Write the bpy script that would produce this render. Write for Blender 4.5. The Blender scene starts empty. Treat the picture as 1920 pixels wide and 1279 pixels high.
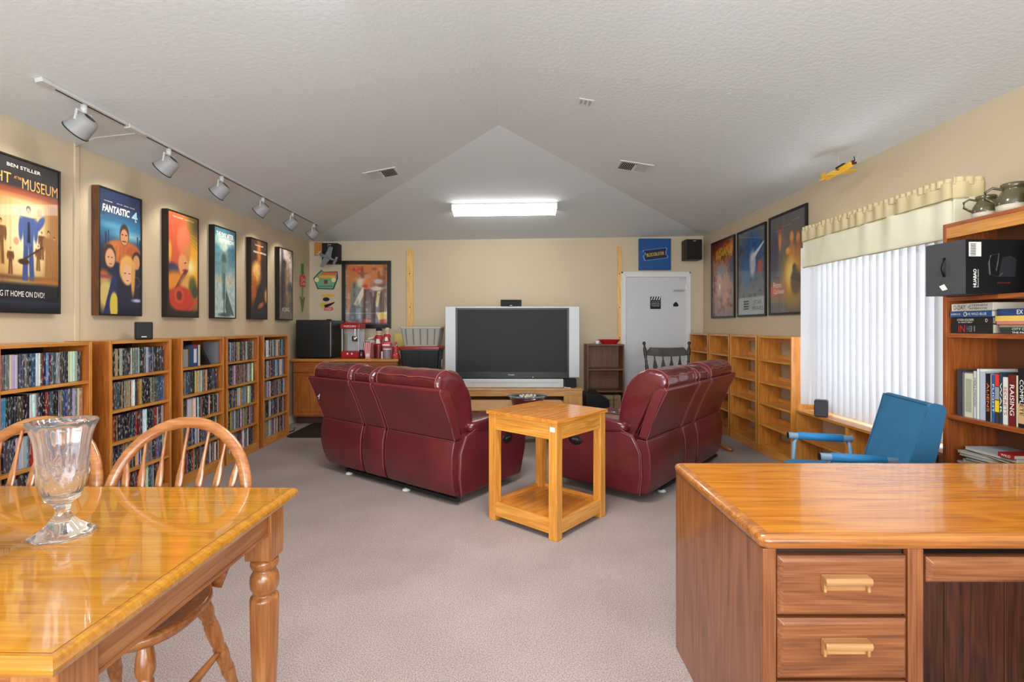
import bpy, math, random
import numpy as np
from mathutils import Vector, Matrix, noise as mnoise
R = math.radians
SC = bpy.context.scene
COL = SC.collection
random.seed(7)

# ---------------------------------------------------------------- camera, world, light, exposure
F, CX, CY, H = 940.0, 960.0, 612.0, 1.32
cam = bpy.data.cameras.new('camera'); camo = bpy.data.objects.new('camera', cam); COL.objects.link(camo)
camo.location = (0, 0, H); camo.rotation_euler = (R(90), 0, 0)
cam.sensor_width = 36; cam.lens = F/1920*36; cam.shift_y = (CY-639.5)/1920; cam.clip_start = .05
SC.camera = camo
SC.view_settings.view_transform = 'Standard'; SC.view_settings.look = 'None'
SC.view_settings.gamma = 1; SC.view_settings.use_curve_mapping = False
SC.view_settings.exposure = 0.32

w = bpy.data.worlds.new('sky'); SC.world = w; w.use_nodes = True
w.node_tree.nodes['Background'].inputs[0].default_value = (.80, .90, 1, 1)
w.node_tree.nodes['Background'].inputs[1].default_value = 2.2

def area(name, loc, rot, sx, sy, e, col=(1, 1, 1)):
    l = bpy.data.lights.new(name, 'AREA'); l.shape = 'RECTANGLE'; l.size = sx; l.size_y = sy; l.energy = e; l.color = col
    o = bpy.data.objects.new(name, l); COL.objects.link(o); o.location = loc; o.rotation_euler = rot
    return o
area('rear_fill', (-.4, -3.05, 1.45), (R(100), 0, 0), 4.2, 2.2, 105, (.90, .96, 1))  # added broad fill behind the camera
area('side_window_daylight', (3.45, 3.87, 1.5), (R(90), 0, R(90)), 1.9, 1.9, 60, (.97, .985, 1))
area('overhead_fill', (-.1, 2.33, 3.0), (0, 0, 0), 1.2, .3, 60, (.96, .98, 1))  # added fill just above the view; no fixture stands here
area('ceiling_fill', (-.1, -1.0, 1.5), (R(120), 0, 0), 4.0, 1.0, 100, (.94, .97, 1))  # added upward fill behind the camera to lift the ceiling, no real lamp

# ---------------------------------------------------------------- helpers
def lin(c):
    r = []
    for x in c[:3]:
        x = x/255.0
        r.append(x/12.92 if x <= .04045 else ((x+.055)/1.055)**2.4)
    return (r[0], r[1], r[2], 1.0)

class NT:
    def __init__(s, name):
        s.m = bpy.data.materials.new(name); s.m.use_nodes = True; s.t = s.m.node_tree
        s.b = s.t.nodes['Principled BSDF']; s.out = s.t.nodes['Material Output']
    def n(s, k, **kw):
        o = s.t.nodes.new(k)
        for a, b in kw.items(): setattr(o, a, b)
        return o
    def l(s, a, b): s.t.links.new(a, b)
    def bump(s, h, strength=.2, dist=.01):
        bp = s.n('ShaderNodeBump'); bp.inputs['Strength'].default_value = strength; bp.inputs['Distance'].default_value = dist
        s.l(h, bp.inputs['Height']); s.l(bp.outputs[0], s.b.inputs['Normal'])
MATS = {}
def mat(name, c, rough=.5, metal=0, coat=0, nscale=0, nstr=.1, ndist=.002, var=0, spec=.5, trans=0, ior=1.45, vs=3):
    if name in MATS: return MATS[name]
    k = NT(name); b = k.b
    b.inputs['Base Color'].default_value = lin(c); b.inputs['Roughness'].default_value = rough
    b.inputs['Metallic'].default_value = metal; b.inputs['Coat Weight'].default_value = coat
    b.inputs['Coat Roughness'].default_value = .08
    b.inputs['Specular IOR Level'].default_value = spec; b.inputs['Transmission Weight'].default_value = trans
    b.inputs['IOR'].default_value = ior
    tc = k.n('ShaderNodeTexCoord')
    if nscale:
        n = k.n('ShaderNodeTexNoise'); n.inputs['Scale'].default_value = nscale; n.inputs['Detail'].default_value = 6
        k.l(tc.outputs['Object'], n.inputs['Vector']); k.bump(n.outputs['Fac'], nstr, ndist)
    if var:
        n = k.n('ShaderNodeTexNoise'); n.inputs['Scale'].default_value = vs; n.inputs['Detail'].default_value = 5
        k.l(tc.outputs['Object'], n.inputs['Vector'])
        r = k.n('ShaderNodeValToRGB'); a = lin([x*(1-var) for x in c]); d = lin([min(255, x*(1+var)) for x in c])
        r.color_ramp.elements[0].position = .3; r.color_ramp.elements[0].color = a
        r.color_ramp.elements[1].position = .7; r.color_ramp.elements[1].color = d
        k.l(n.outputs['Fac'], r.inputs[0]); k.l(r.outputs[0], b.inputs['Base Color'])
    MATS[name] = k.m
    return k.m

def wood(name, c1, c2, axis='x', rough=.35, coat=.3, fine=1.0, dark=.62, coatr=.1, figure=1.0):
    key = name+'_'+axis
    if key in MATS: return MATS[key]
    k = NT(key); b = k.b
    b.inputs['Roughness'].default_value = rough; b.inputs['Coat Weight'].default_value = coat; b.inputs['Coat Roughness'].default_value = coatr
    tc = k.n('ShaderNodeTexCoord'); oi = k.n('ShaderNodeObjectInfo')
    ad = k.n('ShaderNodeVectorMath', operation='ADD'); sc = k.n('ShaderNodeVectorMath', operation='SCALE')
    sc.inputs[0].default_value = (3.1, 5.3, 7.7); k.l(oi.outputs['Random'], sc.inputs['Scale'])
    k.l(tc.outputs['Object'], ad.inputs[0]); k.l(sc.outputs[0], ad.inputs[1])
    def mp(s):
        m = k.n('ShaderNodeMapping'); i = 'xyz'.index(axis); v = [s[1]]*3; v[i] = s[0]
        m.inputs['Scale'].default_value = v; k.l(ad.outputs[0], m.inputs['Vector']); return m
    m1 = mp((.9, 7)); n1 = k.n('ShaderNodeTexNoise'); n1.inputs['Scale'].default_value = 1.3; n1.inputs['Detail'].default_value = 2.5
    n1.inputs['Distortion'].default_value = .6
    k.l(m1.outputs[0], n1.inputs['Vector'])
    # growth rings: fract of a stretched noise field
    mu = k.n('ShaderNodeMath', operation='MULTIPLY'); mu.inputs[1].default_value = 11; k.l(n1.outputs['Fac'], mu.inputs[0])
    fr = k.n('ShaderNodeMath', operation='PINGPONG'); fr.inputs[1].default_value = 1; k.l(mu.outputs[0], fr.inputs[0])
    m2 = mp((3, 110*fine)); n2 = k.n('ShaderNodeTexNoise'); n2.inputs['Scale'].default_value = 1.5; n2.inputs['Detail'].default_value = 4
    k.l(m2.outputs[0], n2.inputs['Vector'])
    mx = k.n('ShaderNodeMath', operation='MULTIPLY_ADD'); mx.inputs[1].default_value = .20*figure; k.l(fr.outputs[0], mx.inputs[0]); 
    m3 = k.n('ShaderNodeMath', operation='MULTIPLY'); m3.inputs[1].default_value = .80; k.l(n2.outputs['Fac'], m3.inputs[0]); k.l(m3.outputs[0], mx.inputs[2])
    r = k.n('ShaderNodeValToRGB'); e = r.color_ramp.elements
    e[0].position = .22; e[0].color = lin([x*dark for x in c2]); e[1].position = .72; e[1].color = lin(c1)
    q = r.color_ramp.elements.new(.46); q.color = lin(c2)
    k.l(mx.outputs[0], r.inputs[0]); k.l(r.outputs[0], b.inputs['Base Color'])
    k.bump(n2.outputs['Fac'], .015, .001)
    MATS[key] = k.m
    return k.m

class MB:
    def __init__(s): s.v = []; s.f = []
    def add(s, vs, fs):
        o = len(s.v); s.v += [tuple(p) for p in vs]; s.f += [tuple(i+o for i in f) for f in fs]; return s
    def box(s, x0, x1, y0, y1, z0, z1, M=None):
        vs = [Vector((x, y, z)) for z in (z0, z1) for y in (y0, y1) for x in (x0, x1)]
        if M is not None: vs = [M @ p for p in vs]
        return s.add(vs, [(0, 2, 3, 1), (4, 5, 7, 6), (0, 1, 5, 4), (2, 6, 7, 3), (0, 4, 6, 2), (1, 3, 7, 5)])
    def rings(s, rs, cap=True, close=False):
        n = len(rs[0]); vs = [p for r in rs for p in r]; fs = []
        m = len(rs)
        for i in range(m-1 + (1 if close else 0)):
            j = (i+1) % m
            for a in range(n):
                c = (a+1) % n; fs.append((i*n+a, i*n+c, j*n+c, j*n+a))
        if cap and not close: fs += [tuple(range(n))[::-1], tuple((m-1)*n+a for a in range(n))]
        return s.add(vs, fs)
    def lathe(s, prof, n=24, c=(0, 0, 0), fn=None, M=None, cap=True):
        rs = []
        for r, z in prof:
            ring = []
            for a in range(n):
                t = 2*math.pi*a/n; rr = r*(fn(t, z) if fn else 1)
                p = Vector((rr*math.cos(t), rr*math.sin(t), z))
                if M is not None: p = M @ p
                ring.append(p+Vector(c))
            rs.append(ring)
        return s.rings(rs, cap)
    def tube(s, pts, r, n=8, flat=1.0, close=False, up=(0, 0, 1)):
        pts = [Vector(p) for p in pts]; m = len(pts); rs = []
        for i, p in enumerate(pts):
            a = pts[(i-1) % m] if (i or close) else p; b = pts[(i+1) % m] if (i < m-1 or close) else p
            t = (b-a).normalized(); u = Vector(up)
            if abs(t.dot(u)) > .97: u = Vector((1, 0, 0)) if abs(t.x) < .9 else Vector((0, 1, 0))
            x = t.cross(u).normalized(); y = x.cross(t).normalized()
            rr = r[i] if isinstance(r, (list, tuple)) else r
            rs.append([p + x*rr*math.cos(2*math.pi*k/n) + y*rr*flat*math.sin(2*math.pi*k/n) for k in range(n)])
        return s.rings(rs, not close, close)
    def prism(s, poly, axis, a0, a1):
        def mk(p, a):
            return {'x': (a, p[0], p[1]), 'y': (p[0], a, p[1]), 'z': (p[0], p[1], a)}[axis]
        n = len(poly); vs = [mk(p, a0) for p in poly]+[mk(p, a1) for p in poly]
        fs = [(i, (i+1) % n, n+(i+1) % n, n+i) for i in range(n)]+[tuple(range(n))[::-1], tuple(range(n, 2*n))]
        return s.add(vs, fs)
    def build(s, name, m, parent=None, bevel=0, smooth=False, sub=0, seg=2, loc=None, rot=None, fix=True):
        me = bpy.data.meshes.new(name); me.from_pydata(s.v, [], s.f); me.update()
        if fix:
            import bmesh
            bm = bmesh.new(); bm.from_mesh(me); bmesh.ops.recalc_face_normals(bm, faces=bm.faces); bm.to_mesh(me); bm.free()
        if m: me.materials.append(m)
        if smooth or sub: me.polygons.foreach_set('use_smooth', [True]*len(me.polygons))
        o = bpy.data.objects.new(name, me); COL.objects.link(o)
        if parent: o.parent = parent
        if loc: o.location = loc
        if rot: o.rotation_euler = rot
        if bevel:
            b = o.modifiers.new('bevel', 'BEVEL'); b.width = bevel; b.segments = seg; b.limit_method = 'ANGLE'; b.angle_limit = R(35)
            me.polygons.foreach_set('use_smooth', [True]*len(me.polygons))
            b.harden_normals = True
        if sub:
            q = o.modifiers.new('sub', 'SUBSURF'); q.levels = sub; q.render_levels = sub
        return o
def bx(name, m, parent, x0, x1, y0, y1, z0, z1, bevel=.002, **k): return MB().box(x0, x1, y0, y1, z0, z1).build(name, m, parent, bevel, **k)

def thing(name, label, cat, loc=(0, 0, 0), rz=0, group=None):
    o = bpy.data.objects.new(name, None); o.empty_display_size = .1; COL.objects.link(o); o.location = loc; o.rotation_euler = (0, 0, rz)
    return tag(o, label, cat, group)
def tag(o, label, cat, group=None):
    o['label'] = label; o['category'] = cat
    if group: o['group'] = group
    return o
def struct(o): o['kind'] = 'structure'; return o
def relabel(o, label): o['label'] = label; return o
def copytree(o, parent=None):
    c = o.copy(); COL.objects.link(c); c.parent = parent
    for ch in list(o.children): copytree(ch, c)
    return c

def at(px, py, Y): return Vector(((px-CX)/F*Y, Y, H-(py-CY)/F*Y))        # point on the plane at distance Y
def side(px, py, X): Y = X*F/(px-CX); return Vector((X, Y, H-(py-CY)/F*Y))  # point on the plane at side offset X

def text(s, m, parent, loc, wid, hei, rot=(R(90), 0, 0), name='lettering', ext=.0006, shear=0, bold=0, arch=0):
    c = bpy.data.curves.new('t', 'FONT'); c.body = s; c.size = 1; c.align_x = 'CENTER'; c.align_y = 'CENTER'; c.shear = shear; c.offset = bold
    c.resolution_u = 3
    t = bpy.data.objects.new('t', c); me = bpy.data.meshes.new_from_object(t)
    bpy.data.objects.remove(t); bpy.data.curves.remove(c)
    n = len(me.vertices); co = np.empty(n*3); me.vertices.foreach_get('co', co); co = co.reshape(-1, 3)
    lo, hi = co.min(0), co.max(0); d = np.maximum(hi-lo, 1e-6)
    co[:, 0] = (co[:, 0]-(lo[0]+hi[0])/2)/d[0]*wid; co[:, 1] = (co[:, 1]-(lo[1]+hi[1])/2)/d[1]*hei; co[:, 2] = 0
    if arch: co[:, 1] += arch*(1-(co[:, 0]/(wid/2))**2)
    me.vertices.foreach_set('co', co.ravel()); me.materials.clear(); me.materials.append(m); me.update(); me.name = name
    o = bpy.data.objects.new(name, me); COL.objects.link(o); o.parent = parent; o.location = loc; o.rotation_euler = rot
    return o

# ---------------------------------------------------------------- materials
PINE = lambda a='x': wood('pine', (212, 150, 74), (194, 126, 50), a, .34, .25, .7, .85)
HONEY = lambda a='x': wood('honey_pine', (230, 166, 78), (212, 138, 50), a, .3, .4, .6, .85)
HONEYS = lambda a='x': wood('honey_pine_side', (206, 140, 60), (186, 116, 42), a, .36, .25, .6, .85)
HONEYT = lambda a='x': wood('honey_pine_top', (224, 148, 56), (206, 124, 38), a, .22, .5, .6, .82)
PINED = lambda a='x': wood('pine_dark', (184, 112, 48), (162, 88, 32), a, .36, .25, .7, .85)
OAK = lambda a='x': wood('oak', (206, 134, 36), (184, 108, 22), a, .24, .5, 1.0, .74, .05)
TOAK = lambda a='x': wood('table_oak', (186, 128, 28), (170, 108, 18), a, .16, .9, .8, .85, .03)
DOAK = lambda a='x': wood('desk_oak', (148, 92, 54), (124, 70, 38), a, .32, .35, 1.1, .7)
CHW = lambda a='x': wood('chair_wood', (178, 120, 68), (154, 92, 44), a, .28, .5, .8, .82)
MAPLE = lambda a='x': wood('maple', (214, 166, 104), (198, 142, 78), a, .4, .2, .7, .85)
SHELF = lambda a='x': wood('cherry_shelf', (172, 98, 46), (148, 76, 30), a, .38, .2, .8, .75)
DKW = lambda a='x': wood('dark_walnut', (58, 46, 30), (40, 30, 20), a, .4, .15, .8, .7)
BRW = lambda a='x': wood('brown_laminate', (134, 92, 58), (112, 72, 44), a, .5, .05, .8, .8)
M_wall = mat('wall_paint', (203, 186, 157), .75, nscale=60, nstr=.12, ndist=.003, var=.012, vs=1.5)
M_ceil = mat('ceiling_texture', (218, 224, 226), .9, nscale=38, nstr=.35, ndist=.006)
M_white = mat('white_paint', (222, 222, 220), .45)
M_blk = mat('black_plastic', (24, 24, 25), .35, nscale=200, nstr=.05)
M_blkm = mat('black_matte', (20, 20, 20), .7)
M_frame = mat('black_frame', (30, 24, 20), .3)
M_silver = mat('silver_plastic', (190, 192, 192), .4, .1)
M_leather = mat('burgundy_leather', (96, 30, 35), .38, coat=.35, nscale=55, nstr=.12, ndist=.002, var=.1, vs=4)
M_leather2 = mat('burgundy_leather_cushion', (90, 27, 32), .27, coat=.5, nscale=9, nstr=.3, ndist=.02, var=.12, vs=5)
M_pipe = mat('piping_thread', (150, 84, 78), .5)
M_chrome = mat('chrome', (200, 200, 200), .15, 1)
M_red = mat('red_plastic', (170, 24, 26), .3)
M_blue = mat('blue_fabric', (46, 108, 146), .85, nscale=300, nstr=.3, var=.05, vs=8)
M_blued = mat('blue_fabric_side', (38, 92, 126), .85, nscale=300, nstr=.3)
M_arm = mat('grey_blue_metal', (120, 148, 172), .4)
M_wtxt = mat('white_print', (238, 236, 228), .6)
M_paper = mat('page_edges', (206, 196, 176), .8)

def carpet():
    k = NT('carpet'); tc = k.n('ShaderNodeTexCoord')
    n = k.n('ShaderNodeTexNoise'); n.inputs['Scale'].default_value = 190; n.inputs['Detail'].default_value = 3
    n2 = k.n('ShaderNodeTexNoise'); n2.inputs['Scale'].default_value = 1.6; n2.inputs['Detail'].default_value = 5
    k.l(tc.outputs['Object'], n.inputs['Vector']); k.l(tc.outputs['Object'], n2.inputs['Vector'])
    r = k.n('ShaderNodeValToRGB'); r.color_ramp.elements[0].position = .36; r.color_ramp.elements[0].color = lin((142, 124, 117))
    r.color_ramp.elements[1].position = .64; r.color_ramp.elements[1].color = lin((186, 172, 167))
    k.l(n.outputs['Fac'], r.inputs[0])
    mx = k.n('ShaderNodeMixRGB', blend_type='MULTIPLY'); mx.inputs[0].default_value = .5
    r2 = k.n('ShaderNodeValToRGB'); r2.color_ramp.elements[0].position = .35; r2.color_ramp.elements[0].color = (.72, .70, .68, 1); r2.color_ramp.elements[1].position = .65
    k.l(n2.outputs['Fac'], r2.inputs[0]); k.l(r.outputs[0], mx.inputs[1]); k.l(r2.outputs[0], mx.inputs[2])
    k.l(mx.outputs[0], k.b.inputs['Base Color']); k.b.inputs['Roughness'].default_value = .95; k.b.inputs['Specular IOR Level'].default_value = .1
    k.bump(n.outputs['Fac'], .6, .008); return k.m
M_carpet = carpet()

def glassy(name, tint=(1, 1, 1, 1), rough=0.0, amount=.06):
    k = NT(name); g = k.n('ShaderNodeBsdfGlossy'); g.inputs['Roughness'].default_value = rough
    t = k.n('ShaderNodeBsdfTransparent'); t.inputs[0].default_value = tint
    fr = k.n('ShaderNodeFresnel'); fr.inputs[0].default_value = 1.5
    mx = k.n('ShaderNodeMixShader'); ge = k.n('ShaderNodeNewGeometry'); iv = k.n('ShaderNodeMath', operation='SUBTRACT'); iv.inputs[0].default_value = 1; k.l(ge.outputs['Backfacing'], iv.inputs[1]); mm = k.n('ShaderNodeMath', operation='MULTIPLY'); k.l(iv.outputs[0], mm.inputs[0]); k.l(fr.outputs[0], mm.inputs[1]); k.l(mm.outputs[0], mx.inputs[0]); k.l(t.outputs[0], mx.inputs[1]); k.l(g.outputs[0], mx.inputs[2])
    k.l(mx.outputs[0], k.out.inputs[0]); return k.m
M_pane = glassy('picture_glass')
M_screen = mat('tv_screen', (40, 38, 37), .5, spec=.25)

def vcol(name='printed_paper', rough=.4, coat=0.0, attr='Col'):
    if name in MATS: return MATS[name]
    k = NT(name); a = k.n('ShaderNodeAttribute'); a.attribute_name = attr
    k.l(a.outputs['Color'], k.b.inputs['Base Color']); k.b.inputs['Roughness'].default_value = rough; k.b.inputs['Coat Weight'].default_value = coat
    MATS[name] = k.m; return k.m

def spine(name, objcol):
    """printed spine: body colour from the object (or a colour attribute) with small blocks of lighter and darker print"""
    k = NT(name)
    if objcol: a = k.n('ShaderNodeObjectInfo'); csock = a.outputs['Color']; rnd = a.outputs['Random']
    else: a = k.n('ShaderNodeAttribute'); a.attribute_name = 'Col'; csock = a.outputs['Color']; rnd = a.outputs['Alpha']
    g = k.n('ShaderNodeNewGeometry'); mp = k.n('ShaderNodeMapping'); mp.inputs['Scale'].default_value = (0, 110, 34)
    k.l(g.outputs['Position'], mp.inputs['Vector'])
    n = k.n('ShaderNodeTexNoise'); n.inputs['Scale'].default_value = 1; n.inputs['Detail'].default_value = 2; k.l(mp.outputs[0], n.inputs['Vector'])
    mp2 = k.n('ShaderNodeMapping'); mp2.inputs['Scale'].default_value = (0, 70, 16); k.l(g.outputs['Position'], mp2.inputs['Vector'])
    n2 = k.n('ShaderNodeTexNoise'); n2.inputs['Scale'].default_value = 1; n2.inputs['Detail'].default_value = 1; k.l(mp2.outputs[0], n2.inputs['Vector'])
    s = k.n('ShaderNodeMapRange'); s.inputs[1].default_value = .53; s.inputs[2].default_value = .58; k.l(n.outputs['Fac'], s.inputs[0])
    s2 = k.n('ShaderNodeMapRange'); s2.inputs[1].default_value = .42; s2.inputs[2].default_value = .5; k.l(n2.outputs['Fac'], s2.inputs[0])
    mu = k.n('ShaderNodeMath', operation='MULTIPLY'); k.l(s.outputs[0], mu.inputs[0]); k.l(s2.outputs[0], mu.inputs[1])
    hs = k.n('ShaderNodeInvert'); k.l(csock, hs.inputs['Color'])
    ba = k.n('ShaderNodeMixRGB'); ba.inputs[0].default_value = .75; k.l(hs.outputs[0], ba.inputs[1]); ba.inputs[2].default_value = (.42, .40, .37, 1)
    mx = k.n('ShaderNodeMixRGB'); m8 = k.n('ShaderNodeMath', operation='MULTIPLY'); m8.inputs[1].default_value = .5; k.l(mu.outputs[0], m8.inputs[0]); k.l(m8.outputs[0], mx.inputs[0]); k.l(csock, mx.inputs[1]); k.l(ba.outputs[0], mx.inputs[2])
    k.l(mx.outputs[0], k.b.inputs['Base Color']); k.b.inputs['Roughness'].default_value = .3
    return k.m
M_disc = spine('disc_case_print', True); M_discs = spine('disc_case_rows_print', False)

# ---------------------------------------------------------------- room shell
XL, XR, YB, YF = -3.01, 2.84, 7.45, -3.2
EL, ER, RX, RY, RZ = 2.577, 2.66, -.12, 4.5, 3.13
def ceil_z(x, y):
    zl = EL+(RZ-EL)*(x-XL)/(RX-XL); zr = ER+(RZ-ER)*(XR-x)/(XR-RX)
    eb = EL+(ER-EL)*(x-XL)/(XR-XL); zb = eb+(RZ-(EL+ER)/2)*(YB-y)/(YB-RY)
    return min(zl, zr, zb)
struct(bx('floor', M_carpet, None, XL-.2, XR+.2, YF-.2, YB+.2, -.1, 0, 0))
c = MB(); T = .12
top = [(XL, YB, EL), (XR, YB, ER), (RX, RY, RZ), (RX, YF, RZ), (XL, YF, EL), (XR, YF, ER)]
c.add(top+[(x, y, z+T) for x, y, z in top], [(0, 2, 3, 4), (1, 5, 3, 2), (0, 1, 2), (6, 10, 9, 8), (7, 8, 9, 11), (6, 8, 7), (0, 4, 10, 6), (4, 3, 9, 10), (3, 5, 11, 9), (5, 1, 7, 11), (1, 0, 6, 7)])
struct(c.build('ceiling', M_ceil))
WT = .15
struct(MB().prism([(YF, 0), (YB+WT, 0), (YB+WT, EL+.1), (YF, EL+.1)], 'x', XL-WT, XL).build('wall_left', M_wall))
struct(MB().prism([(XL-WT, 0), (XR+WT, 0), (XR+WT, ER+.1), (XL-WT, EL+.1)], 'y', YB, YB+WT).build('wall_back', M_wall))
WY0, WY1, WZ0, WZ1 = 3.17, 4.60, .58, 2.12
c = MB(); c.box(XR, XR+WT, YF, WY0, 0, ER+.1); c.box(XR, XR+WT, WY1, YB, 0, ER+.1); c.box(XR, XR+WT, WY0, WY1, 0, WZ0); c.box(XR, XR+WT, WY0, WY1, WZ1, ER+.1)
struct(c.build('wall_right', M_wall))
# rear wall with a wide assumed opening behind the camera, letting light in
c = MB(); c.box(XL-WT, -2.6, YF-WT, YF, 0, 3.3); c.box(1.8, XR+WT, YF-WT, YF, 0, 3.3); c.box(-2.6, 1.8, YF-WT, YF, 2.55, 3.3)
struct(c.build('wall_rear', M_wall))
# window behind the blinds
wn = struct(bpy.data.objects.new('window_1', None)); COL.objects.link(wn); wn.location = (XR+.1, (WY0+WY1)/2, WZ0)
c = MB(); hw = (WY1-WY0)/2; hh = WZ1-WZ0
c.box(-.03, .03, -hw, -hw+.05, 0, hh); c.box(-.03, .03, hw-.05, hw, 0, hh); c.box(-.03, .03, -hw, hw, 0, .05); c.box(-.03, .03, -hw, hw, hh-.05, hh); c.box(-.03, .03, -hw, hw, hh/2-.025, hh/2+.025)
c.build('window_frame', M_white, wn, .003); bx('glass_pane', M_pane, wn, -.004, .004, -hw+.05, hw-.05, .05, hh-.05, 0)
bx('window_sill', M_white, wn, -.12, -.02, -hw, hw, -.025, 0, .003)
def bboard(nm, x0, x1, y0, y1, ax):
    c = MB()
    if ax == 'xl': c.prism([(XL, 0), (XL+.014, 0), (XL+.014, .08), (XL+.006, .095), (XL, .1)], 'y', y0, y1)
    if ax == 'xr': c.prism([(XR, 0), (XR-.014, 0), (XR-.014, .08), (XR-.006, .095), (XR, .1)], 'y', y0, y1)
    if ax == 'yb': c.prism([(YB, 0), (YB-.014, 0), (YB-.014, .08), (YB-.006, .095), (YB, .1)], 'x', x0, x1)
    struct(c.build(nm, M_white))
bboard('baseboard_left', 0, 0, YF, YB, 'xl'); bboard('baseboard_right', 0, 0, YF, YB, 'xr'); bboard('baseboard_back', XL+.014, 1.62, 0, 0, 'yb')
struct(MB().box(XL, XL+.012, 3.44, 3.475, .1, EL).build('trim_1', M_wall, None, .003))

# door on the back wall
d = struct(bpy.data.objects.new('door_1', None)); COL.objects.link(d); d.location = (2.131, YB, 0)
DW = .445
M_door = mat('door_paint', (205, 206, 208), .38, nscale=20, nstr=.02)
bx('door_slab', M_door, d, -DW, DW, -.012, -.001, .01, 2.052, .002)
c = MB()
for s in (-1, 1): c.box(min(s*DW, s*(DW+.07)), max(s*DW, s*(DW+.07)), -.03, -.001, 0, 2.128); c.box(min(s*(DW+.045), s*(DW+.07)), max(s*(DW+.045), s*(DW+.07)), -.036, -.03, 0, 2.128)
c.box(-DW, DW, -.03, -.001, 2.052, 2.128); c.box(-DW-.07, DW+.07, -.036, -.03, 2.103, 2.128)
c.build('door_casing', M_white, d, .003)
if 0: c = MB(); c.lathe([(.028, 0), (.028, .008), (.012, .012), (.012, .035), (.026, .045), (.03, .06), (.02, .072)], 16, (-DW+.07, -.012, .95), M=Matrix.Rotation(R(90), 3, 'X'))
for z in (1.86, .25): bx('hinge', M_chrome, d, DW-.006, DW+.008, -.034, -.012, z, z+.09, .001)
bx('door_closer_bracket', M_silver, d, DW-.09, DW, -.02, -.012, 2.02, 2.04, .001)
# ---------------------------------------------------------------- left wall bookcases full of disc cases
SH = [.965, .735, .515, .295]
ords = ['nearest', 'second', 'middle', 'fourth', 'farthest']
def bookcase(y0, y1, front, wall, label, group, dirn, backs=None, rail=False):
    """a 1.22 m unit; local x along its front, local y from front (0) to the wall (dep), open front facing -y"""
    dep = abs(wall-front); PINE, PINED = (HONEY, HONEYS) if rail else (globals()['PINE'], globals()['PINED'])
    t = thing('bookcase', label, 'bookcase', (front, (y0+y1)/2, 0), dirn, group)
    w2 = (y1-y0)/2; th = .019
    bx('side_panel', PINED('z'), t, -w2, -w2+th, .0, dep, 0, 1.22, .0015); bx('side_panel', PINED('z'), t, w2-th, w2, 0, dep, 0, 1.22, .0015)
    for s in (-1, 1): bx('edge_strip', PINE('z'), t, s*w2-(th if s > 0 else 0), s*w2+(th if s < 0 else 0), -.003, 0, 0, 1.22, .001)
    bx('top_panel', PINE('x'), t, -w2+th, w2-th, 0, dep, 1.2, 1.22, .0015)
    bx('plinth', PINE('x'), t, -w2+th, w2-th, .004, .022, 0, .075, .0015)
    for z in SH+[.075]: bx('shelf', PINE('x'), t, -w2+th, w2-th, .003, dep-.01, z-.009 if z != .075 else .075, z+.010, .0015)
    if rail:
        for z in SH+[.075]: bx('back_rail', PINE('x'), t, -w2+th, w2-th, dep-.03, dep-.012, z+.010, z+.055, .0015)
        bx('back_rail', PINE('x'), t, -w2+th, w2-th, dep-.03, dep-.012, 1.15, 1.2, .0015)
    else:
        bx('back_panel', mat('bookcase_back', (58, 44, 34), .7), t, -w2+th, w2-th, dep-.012, dep-.006, .01, 1.2, 0)
    return t
LU = [(2.625, 3.221), (3.365, 3.972), (4.094, 4.70), (4.744, 5.343), (5.446, 6.064)]
FX = -2.70
for i, (a, b) in enumerate(LU):
    bookcase(a, b, FX, XL+.004, 'disc-filled pine bookcase on the left wall, %s from the dining table' % ords[i], 'disc bookcases along the left wall', R(90))

pal = [((26, 26, 30), 'black', 20), ((40, 40, 48), 'black', 14), ((66, 68, 76), 'dark grey', 13), ((110, 110, 112), 'grey', 12), ((180, 180, 178), 'white', 15), ((222, 222, 220), 'white', 8),
       ((84, 36, 34), 'maroon', 7), ((132, 34, 30), 'red', 4), ((40, 74, 116), 'blue', 6), ((66, 128, 166), 'light blue', 4), ((150, 128, 92), 'tan', 6), ((186, 140, 50), 'amber', 3),
       ((46, 66, 62), 'dark green', 4), ((120, 146, 140), 'pale green', 2), ((70, 50, 38), 'brown', 6)]
wts = [p[2] for p in pal]
shelfn = ['top', 'second', 'third', 'fourth', 'bottom']
rows = [(.975, .188), (.745, .188), (.525, .176), (.305, .188), (.085, .186)]
CM = {}
def disc_mesh(wd, h, d):
    k = (wd, h, d)
    if k not in CM:
        me = bpy.data.meshes.new('disc_case'); q = MB(); q.box(0, d, -wd/2, wd/2, 0, h)
        # rounded spine: two narrow chamfers
        e = .0018
        q = MB().prism([(0, -wd/2), (d-e, -wd/2), (d, -wd/2+e), (d, wd/2-e), (d-e, wd/2), (0, wd/2)], 'z', 0, h)
        me.from_pydata(q.v, [], q.f); me.materials.append(M_disc); CM[k] = me
    return CM[k]
ns = 0; stuffv = []; stufff = []; stuffc = []
bl = MB(); blc = []
PER_THEME = {(0, 0): (1, 5), (0, 1): (1, 9), (1, 1): (0, 11)}
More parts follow.
